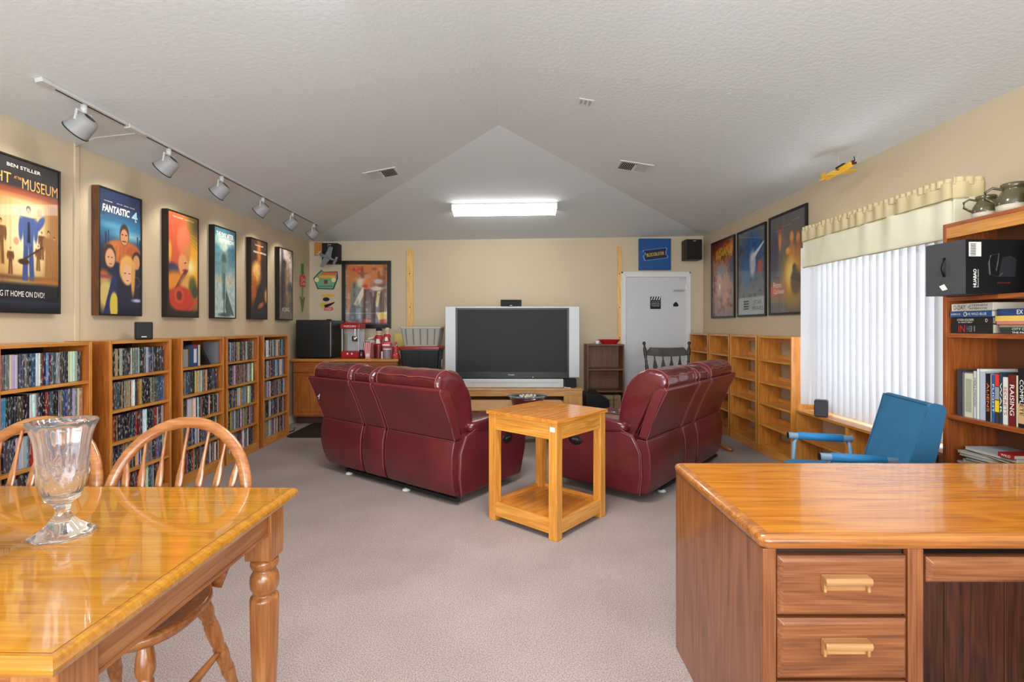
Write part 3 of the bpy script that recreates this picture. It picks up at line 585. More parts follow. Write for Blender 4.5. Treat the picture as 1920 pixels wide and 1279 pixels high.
# ---------------------------------------------------------------- right bookcases (empty)
RU = [(4.659, 5.30), (5.335, 5.975), (6.01, 6.615), (6.66, 7.32)]
rl = ['nearest the window', 'second from the window', 'third from the window', 'farthest, beside the door']
for i, (a, b) in enumerate(RU): bookcase(a, b, 2.60, XR-.004, 'empty open-backed pine bookcase on the right wall, %s' % rl[i], 'empty bookcases along the right wall', R(-90), rail=True)

# ---------------------------------------------------------------- sofas
def rprof(pts, n=2):
    """Chaikin smoothing of a closed outline"""
    for _ in range(n):
        q = []
        for i in range(len(pts)):
            a, b = pts[i], pts[(i+1) % len(pts)]
            q += [(a[0]*.75+b[0]*.25, a[1]*.75+b[1]*.25), (a[0]*.25+b[0]*.75, a[1]*.25+b[1]*.75)]
        pts = q
    return pts
def pillow(prof, x0, x1, seed=0, wr=.006, nr=1, end=.05):
    """stuffed cushion lofted along x from a closed yz outline; ends round in"""
    P_ = rprof(prof, nr); cy = sum(p[0] for p in P_)/len(P_); cz = sum(p[1] for p in P_)/len(P_); L = x1-x0
    xs = [0, .012, .035, end, .09]; m = max(3, int((L-.18)/.045)); xs += [.09+(L-.18)*k/m for k in range(1, m)]; xs += [L-.09, L-end, L-.035, L-.012, L]
    rs = []
    for x in xs:
        e = min(x, L-x); s = 1 if e >= end else .80+.20*math.sqrt(max(0, 1-(1-e/end)**2))
        ring = []
        for (y, z) in P_:
            yy = cy+(y-cy)*s; zz = cz+(z-cz)*s; v = Vector((x0+x, yy, zz)); dr = Vector((0, yy-cy, zz-cz)).normalized()
            ex = math.exp(-e/.07)
            n = mnoise.noise(Vector((x*9+seed*7.3, yy*13, zz*13)))*wr + ex*mnoise.noise(Vector((x*4+seed, yy*42, zz*42)))*wr*1.6
            ring.append(v+dr*n)
        rs.append(ring)
    return MB().rings(rs)
def sofa(label, loc, rz, panels, near_left):
    L = sum(panels); t = thing('reclining_sofa', label, 'sofa', loc, rz, None)
    sp = .013; x = 0; th = .10
    up = [(0, .475), (-.045, .60), (-.10, .73), (-.160, .85)]
    for i, w_ in enumerate(panels):
        a, b = x+sp, x+w_-sp; con = i == 1
        if i == 0: a = x-.012
        if i == 2: b = x+w_+.012
        # lower back panel, sagging a little outward at its foot and drawn in at the outer corner
        m1 = MB()
        rs = []
        for y, z, d_ in ((-.002, .07, .10), (-.022, .11, .075), (-.035, .18, .04), (-.040, .27, .012), (-.036, .37, 0), (-.012, .472, 0)):
            aa = a+(d_ if i == 0 and not near_left else 0); bb = b-(d_ if i == 2 and near_left else 0); e_ = .004
            rs.append([Vector((aa, th-.02, z)), Vector((aa, y+e_, z)), Vector((aa+.012, y, z)), Vector(((aa+bb)/2, y-.005, z)), Vector((bb-.012, y, z)), Vector((bb, y+e_, z)), Vector((bb, th-.02, z))])
        q = m1.rings(rs).build('lower_back_panel', M_leather, t, .010, seg=3)
        p = MB().prism(up+[(-.156, .868), (-.140, .875), (-.06, .85), (.0, .70), (.05, .48)], 'x', a, b).build('upper_back_panel', M_leather, t, .016, seg=3)
        c = MB()
        for xx in (a+.004, b-.004): c.tube([(xx, y-.002, z) for y, z in up], .002, 5)
        c.tube([(a+.004, -.004, .474), (b-.004, -.004, .474)], .002, 5); c.build('piping', M_pipe, p)
        c = MB()
        for k_, xx in ((0, a+.003), (1, b-.003)):
            if (i == 0 and k_ == 0) or (i == 2 and k_ == 1): continue
            c.tube([(xx, .002, .08), (xx, -.030, .18), (xx, -.035, .27), (xx, -.030, .37), (xx, -.010, .468)], .002, 5)
        c.build('piping', M_pipe, q)
        # stuffed pad: head roll over the top, down the front to the seat
        tp = 1.0 if not con else .985
        hp = [(-.135, .862), (-.150, .905), (-.128, tp-.032), (-.06, tp), (.03, tp-.002), (.11, tp-.04), (.185, .875), (.235, .76), (.262, .62), (.262, .48), (.20, .42), (.12, .46), (.05, .62), (-.03, .78)]
        ax, bx_ = x+(.03 if i == 0 else .008), x+w_-(.02 if i == 2 else .008)
        hr = pillow(hp, ax, bx_, i, .011, 2).build('back_cushion', M_leather2, t, smooth=True, sub=1)
        c = MB(); pp = rprof(hp, 2); cy_, cz_ = sum(q_[0] for q_ in pp)/len(pp), sum(q_[1] for q_ in pp)/len(pp)
        path = [q_ for q_ in pp if not (q_[0] < .0 and q_[1] < .84) and not (q_[0] < .1 and q_[1] < .60)]
        k0 = min(range(len(path)), key=lambda k: (path[k][0] > -.10, path[k][1])); path = path[k0:]+path[:k0]
        for xx in (ax+.035, bx_-.035): c.tube([(xx, cy_+(y-cy_)*.985, cz_+(z-cz_)*.985) for y, z in path], .0032, 5)
        c.tube([(ax+.035+(bx_-ax-.07)*k/14, -.142+.004*math.sin(k*2.1), tp-.052+.004*math.sin(k*1.3)) for k in range(15)], .0028, 5)
        c.build('seam_stitching', M_pipe, hr)
        x += w_
    ends = (0, L)
    for s, x0 in ((-1, 0), (1, L)):
        # wing at the end of the back
        c = MB().prism([(-.150, .858), (-.10, .74), (-.05, .60), (0, .49), (.06, .49), (.01, .66), (-.06, .84), (-.10, .868)], 'x', x0-.004 if s > 0 else x0-.018, x0+.018 if s > 0 else x0+.004)
        c.build('end_wing', M_leather, t, .006)
        ai, ao = (x0-.17, x0+.035) if s > 0 else (x0-.035, x0+.17)
        sd = [(.045, .06), (.025, .2), (.035, .38), (.10, .50), (.22, .53), (.84, .53), (.885, .48), (.87, .28), (.80, .06)]
        ar = MB().prism(sd, 'x', ai, ao).build('arm', M_leather, t, .022, seg=4)
        pad = [(.16, .50), (.14, .56), (.20, .60), (.45, .615), (.80, .60), (.88, .56), (.88, .49), (.5, .49)]
        pillow(pad, ai-.012, ao+.012, 20+s, .006, 2, .06).build('arm_pad', M_leather2, t, smooth=True, sub=1)
        xo = ao if s > 0 else ai
        c = MB(); c.tube([(xo+s*.001, y-.004, z) for y, z in sd[:4]]+[(xo+s*.001, .2, .535), (xo+s*.001, .5, .535)], .002, 5); c.build('piping', M_pipe, ar)
        c = MB().lathe([(0, -.004), (.05, -.004), (.055, .0), (.05, .004), (0, .004)], 20, (xo+s*.003, .60, .40), M=Matrix.Rotation(R(90), 3, 'Y') @ Matrix.Diagonal((.75, 1.2, 1)).to_3x3())
        c.build('recliner_handle_cup', M_blk, ar, smooth=True)
        bx('recliner_handle', M_chrome, ar, xo-.004+s*.008, xo+.004+s*.008, .57, .63, .395, .41, .003)
    # seats, console, foot rests
    x = 0
    for i, w_ in enumerate(panels):
        a, b = x, x+w_
        if i == 0: a = .175
        if i == 2: b = L-.175
        if i == 1:
            bx('console', M_leather, t, a+.004, b-.004, .20, .84, .10, .52, .02, seg=3)
            MB().lathe([(.036, 0), (.045, 0), (.045, .004), (.036, .004)], 20, (a+.07, .66, .521)).build('cup_holder', M_chrome, t, smooth=True); MB().lathe([(.036, 0), (.045, 0), (.045, .004), (.036, .004)], 20, (b-.07, .66, .521)).build('cup_holder', M_chrome, t, smooth=True)
        else:
            pillow([(.18, .36), (.18, .46), (.3, .49), (.6, .50), (.84, .48), (.90, .42), (.86, .34), (.4, .33)], a, b, 30+i, .008, 2, .06).build('seat_cushion', M_leather2, t, smooth=True, sub=1)
            pillow([(.76, .10), (.76, .34), (.85, .36), (.89, .28), (.88, .12), (.82, .09)], a+.004, b-.004, 40+i, .006, 2, .05).build('footrest', M_leather, t, smooth=True, sub=1)
        x += w_
    bx('base_frame', M_blkm, t, .05, L-.05, .10, .74, .05, .32, .004)
    c = MB(); c.box(.30, L+.02, .015, .045, .025, .05); c.build('steel_rail', M_blkm, t, .003)
    c = MB()
    for k in range(7): c.lathe([(.008, 0), (.008, .012), (0, .014)], 8, (.42+k*.17, .03, .048))
    c.build('rail_bolts', M_blkm, t)['kind'] = 'stuff'
    for xx in (.34, L-.55): MB().lathe([(.03, 0), (.034, .006), (.028, .016), (.01, .018), (.01, .03)], 16, (xx, .03, 0)).build('glide_foot', M_white, t, smooth=True)
    for xx in (.34, L-.3): MB().lathe([(.03, 0), (.034, .006), (.028, .016), (.01, .018), (.01, .06)], 16, (xx, .70, 0)).build('glide_foot', M_white, t, smooth=True)
    return t
s1 = sofa('burgundy leather reclining loveseat with its back to the dining table, left of the end table', (-1.7425, 4.654, 0), R(-36.5), [.60, .29, .75], False)
MB().tube([(.09, -.125, .69), (.13, -.14, .70)], .004, 5).tube([(.10, -.12, .67), (.135, -.135, .715)], .003, 5).build('torn_lining', M_wtxt, s1)
s2 = sofa('burgundy leather reclining loveseat seen from behind, right of the end table', (1.0, 3.72, 0), R(50), [.66, .29, .68], True)

# ---------------------------------------------------------------- end table between the sofas
e = thing('end_table', 'square honey pine end table with open frame and low shelf, between the two sofas', 'table', (.2457, 3.4693, 0), R(48.7)+R(0))
S = .288; hh = .744; lg = .062
for sx in (-1, 1):
    for sy in (-1, 1):
        bx('leg', HONEY('z'), e, min(sx*S, sx*(S-lg)), max(sx*S, sx*(S-lg)), min(sy*S, sy*(S-lg)), max(sy*S, sy*(S-lg)), 0, hh-.022, .004)
for s in (-1, 1):
    bx('apron', HONEY('x'), e, -S+lg, S-lg, min(s*(S-.004), s*(S-.024)), max(s*(S-.004), s*(S-.024)), hh-.125, hh-.022, .002)
    bx('apron', HONEY('y'), e, min(s*(S-.004), s*(S-.024)), max(s*(S-.004), s*(S-.024)), -S+lg, S-lg, hh-.125, hh-.022, .002)
    bx('lower_rail', HONEY('x'), e, -S+lg, S-lg, min(s*(S-.004), s*(S-.024)), max(s*(S-.004), s*(S-.024)), .035, .125, .002)
    bx('lower_rail', HONEY('y'), e, min(s*(S-.004), s*(S-.024)), max(s*(S-.004), s*(S-.024)), -S+lg, S-lg, .035, .125, .002)
bx('shelf_board', HONEYT('x'), e, -S+.024, S-.024, -S+.024, S-.024, .085, .103, .002)
for k in range(5): bx('top_plank', HONEYT('x'), e, -S-.012, S+.012, -S-.012+k*(2*S+.024)/5, -S-.012+(k+1)*(2*S+.024)/5-.0004, hh-.022, hh, .0016)
bx('white_sticker', M_wtxt, e, -S-.0005, -S, -S+.012, -S+.05, hh-.075, hh-.045, 0)

# ---------------------------------------------------------------- dining table
D = thing('dining_table', 'glossy golden oak dining table with turned legs, front left', 'table', (-.757, 1.295, 0), R(-1.2))
W, L2 = .458, 1.65
prof = [(0, .76), (.012, .7585), (.02, .752), (.025, .742), (.022, .735), (.012, .729), (0, .727)]
bx('tabletop', TOAK('x'), D, -L2+.024, -.024, -W+.024, W-.024, .728, .760, .0008)
bx('edge_groove', mat('dark_groove', (92, 48, 18), .5), D, -L2+.0215, -.0215, -W+.0215, W-.0215, .73, .7590, 0)
EM = TOAK('y')
rs = []
for ins, z in ((.0225, .7275), (.0085, .7275), (.004, .730), (.0003, .738), (.0, .744), (.003, .751), (.008, .7565), (.014, .7592), (.0222, .7592)):
    rs.append([Vector((x, y, z)) for x, y in ((-ins, -W+ins), (-ins, W-ins), (-L2+ins, W-ins), (-L2+ins, -W+ins))])
MB().rings(rs, cap=False).build('edge_moulding', TOAK('x'), D)
def tleg(x, y):
    g = MB().box(x-.044, x+.044, y-.044, y+.044, .555, .727).build('leg_block', CHW('z'), D, .004)
    pr_ = [(.03, .556), (.040, .55), (.0435, .543), (.044, .532), (.040, .521), (.030, .517), (.034, .511), (.0435, .495), (.0455, .475), (.043, .455), (.034, .438), (.031, .434), (.036, .430), (.0435, .424), (.0455, .415), (.0450, .38), (.043, .28), (.038, .15), (.032, .05), (.030, .012), (.026, 0)]
    MB().lathe(pr_[::-1], 32, (x, y, 0)).build('leg', CHW('z'), D, smooth=True)
for x in (-.075, -L2+.075):
    for y in (-W+.085, W-.085): tleg(x, y)
for y in (-W+.06, W-.08): bx('apron', CHW('x'), D, -L2+.12, -.12, y, y+.02, .645, .727, .002)
for x in (-.062, -L2+.042):
    bx('apron', CHW('y'), D, x, x+.02, -W+.13, W-.13, .650, .727, .002); bx('apron_bead', CHW('y'), D, x-.003, x+.023, -W+.13, W-.13, .640, .651, .004)

# crystal vase
M_gl = mat('crystal', (250, 252, 255), .03, trans=1, ior=1.5, spec=.6)
def _cr():
    t_ = M_gl.node_tree; b_ = t_.nodes['Principled BSDF']; o_ = t_.nodes['Material Output']; tl = t_.nodes.new('ShaderNodeBsdfTranslucent'); df = t_.nodes.new('ShaderNodeBsdfDiffuse'); m1 = t_.nodes.new('ShaderNodeMixShader'); m2 = t_.nodes.new('ShaderNodeMixShader'); m2.inputs[0].default_value = .05
    t_.links.new(tl.outputs[0], m1.inputs[1]); t_.links.new(df.outputs[0], m1.inputs[2]); t_.links.new(b_.outputs[0], m2.inputs[1]); t_.links.new(m1.outputs[0], m2.inputs[2]); t_.links.new(m2.outputs[0], o_.inputs[0])
_cr()
def flute(t, z):
    if z > .235: return 1+.022*math.cos(12*t)
    if z > .12: return 1+.06*(1-abs(math.sin(6*t+(z-.12)*52)))**2*.6*(z < .185)+.06*(1-abs(math.sin(6*t-(z-.12)*52)))**2*.6*(z < .185)+.026*math.cos(12*t)*(z > .17)
    if z < .05: return 1+.035*math.cos(8*t)
    return 1
vz = [(0, .0), (.060, .0), (.068, .002), (.070, .006), (.064, .010), (.050, .018), (.036, .030), (.024, .045), (.0165, .058), (.0155, .066), (.018, .078), (.024, .088), (.032, .094), (.040, .100), (.040, .107), (.043, .113), (.045, .12), (.0475, .13), (.0495, .14), (.051, .15), (.0525, .16), (.0535, .17), (.0545, .18), (.0555, .19), (.056, .20), (.057, .215), (.058, .235), (.060, .25), (.064, .27), (.070, .29), (.0765, .304), (.0765, .307), (.072, .305), (.063, .285), (.057, .262), (.0535, .235), (.052, .2), (.049, .16), (.043, .13), (.034, .112), (.018, .102), (0, .10)]
v = MB().lathe(vz, 144, fn=lambda t, z: flute(t, z)).build('crystal_vase', M_gl, None, smooth=True); v.location = (-1.207, 1.346, .7605)
tag(v, 'clear cut crystal footed vase with flared rim on the dining table', 'vase')

# ---------------------------------------------------------------- windsor chairs
def windsor(label, loc, rz):
    t = thing('dining_chair', label, 'chair', loc, rz, 'bow back chairs at the dining table')
    n = 40; r0 = []; 
    def outline(s):
        o = []
        for k in range(n):
            a = 2*math.pi*k/n; cx_, sy_ = math.cos(a), math.sin(a)
            x = .235*s*math.copysign(abs(cx_)**.75, cx_)*(1+.04*sy_*-1); y = .20*s*math.copysign(abs(sy_)**.8, sy_)
            if sy_ < 0: y *= 1.0
            o.append((x, y))
        return o
    rs = []
    for s, z in ((.80, .405), (.95, .412), (1.0, .428), (.985, .442), (.94, .447), (.80, .440), (.5, .432), (.2, .430)): rs.append([Vector((x, y, z+(.012 if (y > .12) else 0))) for x, y in outline(s)])
    MB().rings(rs).build('seat', CHW('x'), t, smooth=True)
    def by(z): return .165+(z-.45)*.29
    def hoop(a): return Vector((.248*math.cos(a), 0, .70+.262*math.sin(a)))
    pts = [(-.19, by(.43), .43), (-.21, by(.5), .50), (-.232, by(.58), .58), (-.245, by(.65), .65)]
    pts += [(-hoop(a).x, by(hoop(a).z), hoop(a).z) for a in [math.pi*k/22 for k in range(23)]]
    pts += [(-p[0], p[1], p[2]) for p in pts[3::-1]]
    MB().tube(pts, .021, 12, flat=.66, up=(0, 1, -.2)).build('bow', CHW('x'), t, smooth=True)
    for k, (xt, xb) in enumerate([(-.205, -.150), (-.148, -.112), (-.080, -.060), (0, 0), (.080, .060), (.148, .112), (.205, .150)]):
        zt = .70+.262*math.sqrt(max(0, 1-(xt/.248)**2))-.008
        c = MB(); m = 26; rs = []
        for q in range(m+1):
            u = q/m; z = .445+(zt-.445)*u; x = xb+(xt-xb)*u; hz = z-.445
            wd_ = .0056 + .0085*(math.exp(-((hz-.325)/.13)**2) if hz < .325 else math.exp(-((hz-.325)/.045)**2))
            tk = .0055
            rs.append([Vector((x+wd_*math.cos(a), by(z)+tk*math.sin(a), z)) for a in [2*math.pi*i/10 for i in range(10)]])
        c.rings(rs).build('spindle', CHW('z'), t, smooth=True)
    def turned(p0, p1, name):
        p0, p1 = Vector(p0), Vector(p1); Lg = (p1-p0).length; q = Vector((0, 0, 1)).rotation_difference((p1-p0).normalized()).to_matrix()
        pr_ = [(.016, 0), (.019, .03), (.024, .09), (.026, .16), (.022, .20), (.016, .22), (.021, .235), (.021, .25), (.018, .26), (.022, .28), (.024, .36), (.021, .46), (.017, .50), (.022, .515), (.017, .53), (.022, .545), (.023, .60), (.020, .68), (.022, .72), (.017, .735), (.022, .75), (.018, .82), (.014, 1)]
        return MB().lathe([(r, z*Lg) for r, z in pr_], 18, p0, M=q).build(name, CHW('z'), t, smooth=True)
    feet = {}
    for sx in (-1, 1):
        for sy in (-1, 1):
            a = (sx*.155, sy*.125, .415); b = (sx*.215, sy*(.20 if sy < 0 else .245), 0); turned(a, b, 'leg'); feet[(sx, sy)] = (Vector(a), Vector(b))
    def onleg(k, z): a, b = feet[k]; u = (a.z-z)/a.z; return a+(b-a)*u
    mids = []
    for sx in (-1, 1):
        a, b = onleg((sx, -1), .17), onleg((sx, 1), .19); MB().tube([a+(b-a)*q for q in (0, .2, .5, .8, 1)], [.008, .012, .016, .012, .008], 10).build('stretcher', CHW('y'), t, smooth=True); mids.append((a+b)/2)
    MB().tube([mids[0]+(mids[1]-mids[0])*q for q in (0, .2, .5, .8, 1)], [.008, .011, .015, .011, .008], 10).build('stretcher', CHW('x'), t, smooth=True)
    return t
w1 = windsor('bow back spindle chair pushed in at the far side of the dining table, right one', (-1.205, 1.560, 0), R(0))
w2 = copytree(w1); w2.location = (-1.755, 1.575, 0); relabel(w2, 'bow back spindle chair behind the crystal vase, left of the two')

# ---------------------------------------------------------------- desk
HANDLE = lambda a='x': wood('handle_wood', (190, 142, 92), (170, 120, 72), a, .35, .3, .7, .85)
K = thing('desk', 'large oak pedestal desk with drawers and kneehole, front right', 'desk', (.665, 1.335, 0))
DL, DD, DH = 1.73, .737, .76
def topprof():
    return [(0, DH), (.02, DH-.0005), (.031, DH-.004), (.037, DH-.011), (.038, DH-.018), (.034, DH-.033), (.026, DH-.037), (0, DH-.037)]
c = MB()
# desktop slab with rounded edge all round: rings following a rounded rectangle
def rrect(x0, x1, y0, y1, r, n=5):
    o = []
    for cx_, cy_, a0 in ((x1-r, y1-r, 0), (x0+r, y1-r, 90), (x0+r, y0+r, 180), (x1-r, y0+r, 270)):
        for k in range(n+1): a = R(a0+90*k/n); o.append((cx_+r*math.cos(a), cy_+r*math.sin(a)))
    return o
rs = []
for ins, z in ((.038, DH-.037), (.010, DH-.037), (.003, DH-.033), (0, DH-.019), (.0005, DH-.012), (.005, DH-.005), (.014, DH-.0012), (.030, DH)):
    rs.append([Vector((x, y, z)) for x, y in rrect(ins, DL-ins, ins, DD-ins, max(.004, .028-ins*.6))])
c.rings(rs).build('desktop_edge', wood('desk_edge_oak', (184, 120, 58), (158, 94, 38), 'x', .25, .5, 1.0, .7), K, smooth=True)
bx('desktop', OAK('x'), K, .030, DL-.030, .030, DD-.030, DH-.02, DH+.0006, 0)
PW = .45
def ped(x0):
    bx('end_panel', DOAK('z'), K, x0+.008, x0+.026, .028, DD-.012, 0, DH-.037, .003)
    bx('inner_panel', DOAK('z'), K, x0+PW-.03, x0+PW-.012, .028, DD-.03, 0, DH-.037, .002)
    bx('stile', DOAK('z'), K, x0+.008, x0+.045, .010, .030, 0, DH-.037, .003); bx('stile', DOAK('z'), K, x0+PW-.052, x0+PW-.010, .010, .030, 0, DH-.037, .003)
    bx('pedestal_carcass', mat('dark_gap', (40, 22, 14), .8), K, x0+.027, x0+PW-.031, .034, DD-.04, .04, DH-.039, 0)
    bx('plinth', DOAK('x'), K, x0+.045, x0+PW-.052, .03, .045, 0, .06, .002)
    for z0, z1 in ((.545, .704), (.374, .536), (.075, .365)):
        a, b = x0+.048, x0+PW-.055; mm = (a+b)/2
        dr = MB().rings([[Vector((x, y, z)) for x, z in ((a+i_, z0+i_), (b-i_, z0+i_), (b-i_, z1-i_), (a+i_, z1-i_))] for i_, y in ((0, .032), (0, .014), (.004, .010), (.013, .004))]).build('drawer_front', DOAK('x'), K, .0015)
        zc = (z1+z0)/2+.012
        h = MB().box(mm-.062, mm+.062, -.001, .005, zc-.022, zc+.022).build('handle_plate', HANDLE('x'), dr, .003)
        c = MB(); c.prism([(.002, zc+.022), (-.020, zc+.020), (-.024, zc+.012), (-.020, zc+.000), (-.012, zc-.002), (-.010, zc+.006), (.002, zc+.008)], 'x', mm-.062, mm+.062)
        c.box(mm-.062, mm-.054, -.012, .002, zc-.022, zc+.010); c.box(mm+.054, mm+.062, -.012, .002, zc-.022, zc+.010)
        c.build('handle', HANDLE('x'), dr, .003)
ped(0); ped(DL-PW)
dr = MB().rings([[Vector((x, y, z)) for x, z in ((PW-.002+i_, .632+i_), (DL-PW+.002-i_, .632+i_), (DL-PW+.002-i_, .700-i_), (PW-.002+i_, .700-i_))] for i_, y in ((0, .032), (0, .014), (.004, .010), (.015, .004))]).build('centre_drawer_front', DOAK('x'), K, .0015)
bx('centre_drawer_box', mat('dark_gap', (40, 22, 14), .8), K, PW+.01, DL-PW-.01, .034, .5, .64, .70, 0)
for k in range(4): bx('modesty_panel', wood('modesty_wood', (92, 50, 32), (66, 34, 22), 'z', .4, .2), K, PW-.012+k*(DL-2*PW+.024)/4+.001, PW-.012+(k+1)*(DL-2*PW+.024)/4-.001, .44, .458, .004, DH-.038, .002)

# ---------------------------------------------------------------- tv stand and tv
t = thing('tv_stand', 'low maple television stand with wide open bay, below the big television', 'tv stand', (0, 6.3, 0))
x0, x1, z1 = -.885, .885, .535
bx('top_board', MAPLE('x'), t, x0, x1, -.012, .66, z1-.022, z1, .003); bx('top_rail', MAPLE('x'), t, x0, x1, 0, .02, z1-.095, z1-.022, .002)
for s in (-1, 1):
    bx('front_stile', MAPLE('z'), t, min(s*.65, s*.885), max(s*.65, s*.885), 0, .02, 0, z1-.095, .002); bx('side_panel', MAPLE('z'), t, min(s*.865, s*.885), max(s*.865, s*.885), .02, .65, 0, z1-.022, .002)
    bx('divider', PINED('z'), t, min(s*.65, s*.668), max(s*.65, s*.668), .02, .62, .04, z1-.022, .001)
bx('shelf', MAPLE('x'), t, -.65, .65, .02, .60, .20, .22, .002); bx('bottom_board', MAPLE('x'), t, -.865, .865, .02, .65, .04, .06, .001); bx('back_board', PINED('x'), t, -.865, .865, .64, .655, .04, z1-.022, 0); bx('drop_front', PINE('x'), t, -.648, .648, .012, .026, .225, .385, .002)
t = thing('television', 'large rear projection television with silver side panels, black screen', 'television', (.004, 6.40, .5355))
c = MB()
bx('screen_bezel', M_blk, t, -.722, .722, -.002, .05, .118, 1.018, .004); bx('cabinet_body', M_blkm, t, -.66, .66, .06, .46, .004, 1.0, .02)
bx('screen', M_screen, t, -.700, .700, -.006, -.001, .205, 1.000, .002)
for s in (-1, 1): bx('side_panel', M_silver, t, min(s*.722, s*.861), max(s*.722, s*.861), .004, .09, .130, 1.037, .008, seg=3)
bx('top_trim', M_silver, t, -.722, .722, .004, .09, 1.018, 1.037, .004)
bx('lower_bezel', M_blk, t, -.722, .722, -.008, .04, .118, .200, .006)
bx('base', M_silver, t, -.637, .655, -.015, .30, .001, .114, .012, seg=3); bx('base_door_line', mat('panel_gap', (120, 122, 122), .5), t, -.57, .60, -.0165, -.015, .066, .069, 0)
for xx in (-.50, .51): bx('base_door_line', mat('panel_gap', (120, 122, 122), .5), t, xx, xx+.002, -.0165, -.015, .005, .066, 0)
text('MITSUBISHI', M_wtxt, t, (-.012, -.0088, .165), .075, .014); bx('power_light', M_wtxt, t, .255, .27, -.009, -.008, .132, .14, 0)
s = thing('centre_speaker', 'small black centre speaker on top of the television', 'speaker', (-.012, 6.44, .5355+1.038))
MB().prism([(-.135, .012), (-.128, 0), (.128, 0), (.135, .012), (.136, .09), (-.136, .09)], 'y', 0, .10).build('body', M_blk, s, .006); bx('grille', M_blkm, s, -.128, .128, -.004, .001, .008, .086, .003); bx('badge', M_silver, s, -.015, .015, -.005, -.004, .012, .018, 0)
s = thing('speaker', 'small black cube speaker beside the silver television base', 'speaker', (.745, 6.40, .5355)); bx('body', M_blk, s, -.082, .073, 0, .13, 0, .115, .008); bx('grille', M_blkm, s, -.068, .078, -.004, .0, .008, .112, .003)
s = thing('remote_control', 'pale remote control lying on the stand beside the television base', 'remote', (.70, 6.345, .5355), R(30)); bx('body', mat('cream_plastic', (214, 206, 176), .5), s, -.02, .02, -.05, .05, 0, .016, .005); bx('keypad', M_blk, s, -.014, .014, -.035, .03, .016, .018, .001)

# coffee table and dish
t = thing('coffee_table', 'low maple coffee table between the sofas and the television', 'table', (-.085, 5.61, 0))
bx('top', MAPLE('x'), t, -.665, .665, -.33, .33, .425, .45, .006)
for sx in (-1, 1):
    for sy in (-1, 1): bx('leg', PINE('z'), t, min(sx*.63, sx*.57), max(sx*.63, sx*.57), min(sy*.30, sy*.24), max(sy*.30, sy*.24), 0, .425, .004)
for s in (-1, 1): bx('apron', PINE('x'), t, -.57, .57, min(s*.29, s*.27), max(s*.29, s*.27), .335, .425, .002); bx('apron', PINE('y'), t, min(s*.62, s*.60), max(s*.62, s*.60), -.24, .24, .335, .425, .002)
t = thing('dish', 'dark red round dish with a clear glass insert on the coffee table', 'dish', (.166, 5.50, .4503))
MB().lathe([(0, 0), (.15, 0), (.16, .01), (.185, .075), (.19, .085), (.18, .085), (.15, .02), (0, .014)], 36).build('bowl', mat('dark_red_glaze', (84, 20, 24), .2, coat=.5), t, smooth=True)
MB().lathe([(0, .086), (.12, .086), (.215, .105), (.22, .112), (.21, .112), (.12, .094), (0, .093)], 36, fn=lambda a, z: 1+.02*math.cos(12*a)).build('glass_insert', M_gl, t, smooth=True)
c = MB(); rg = random.Random(3)
for k in range(16):
    a = rg.random()*6.28; r = rg.random()*.10; c.lathe([(.0, 0), (.014, .006), (.016, .014), (.008, .026), (0, .028)], 7, (r*math.cos(a), r*math.sin(a), .0945))
c.build('wrapped_sweets', mat('sweets', (206, 196, 176), .3), t)['kind'] = 'stuff'

# ---------------------------------------------------------------- back wall cabinet and what stands on it
t = thing('base_cabinet', 'honey oak base cabinet with drawers and raised panel doors, back left corner', 'cabinet', (-2.965, 6.75, 0))
CW_ = 1.43; HO = PINED
bx('carcass', wood('cabinet_frame', (168, 98, 42), (146, 80, 30), 'z', .36, .25, .7, .85), t, .01, CW_-.01, .02, .66, .10, .845, .002); bx('toe_kick', mat('toe_kick', (70, 40, 22), .7), t, .03, CW_-.03, .08, .10, 0, .10, 0)
bx('countertop', PINE('x'), t, -.01, CW_+.01, -.02, .68, .845, .882, .006)
for a, b in ((.02, .455), (.475, .93), (.95, CW_-.02)):
    d_ = MB().rings([[Vector((x, y, z)) for x, z in ((a+i_, .70+i_), (b-i_, .70+i_), (b-i_, .83-i_), (a+i_, .83-i_))] for i_, y in ((0, .02), (0, .004), (.008, 0))]).build('drawer', HO('x'), t, .001)
    dd = bx('door', HO('z'), t, a, b, .002, .02, .12, .685, .003)
    MB().rings([[Vector((x, y, z)) for x, z in ((a+i_, .12+i_), (b-i_, .12+i_), (b-i_, .685-i_), (a+i_, .685-i_))] for i_, y in ((.052, .004), (.055, -.004), (.062, -.004), (.085, -.001), (.10, -.006))]).build('raised_panel', HO('z'), dd, .001)
t = thing('mini_fridge', 'black mini fridge on the back cabinet in the corner', 'fridge', (-2.695, 6.80, .8825))
bx('cabinet', M_blk, t, -.235, .235, .045, .53, .008, .52, .006); bx('door', M_blk, t, -.237, .237, 0, .042, .008, .525, .010, seg=3); bx('handle_strip', M_silver, t, .231, .236, -.002, .04, .03, .50, .001)
for xx in (-.19, .19): bx('foot', M_blkm, t, xx-.02, xx+.02, .06, .1, 0, .008, 0); bx('foot', M_blkm, t, xx-.02, xx+.02, .46, .5, 0, .008, 0)
bx('hinge_cap', M_blk, t, .17, .23, .01, .06, .525, .535, .003)
t = thing('popcorn_machine', 'red countertop popcorn machine with clear window beside the black fridge', 'popcorn machine', (-2.215, 6.86, .8825))
bx('base', M_red, t, -.125, .125, 0, .26, 0, .095, .008); bx('lid', M_red, t, -.135, .135, -.012, .272, .405, .47, .012, seg=3); bx('lid_crown', M_red, t, -.10, .10, .02, .24, .47, .492, .008)
for sx in (-1, 1):
    for yy in (.004, .244): bx('corner_post', M_silver, t, min(sx*.12, sx*.103), max(sx*.12, sx*.103), yy, yy+.012, .095, .405, .002)
bx('window_pane', M_pane, t, -.103, .103, .008, .011, .095, .405, 0); bx('back_panel', M_silver, t, -.103, .103, .246, .25, .095, .405, 0)
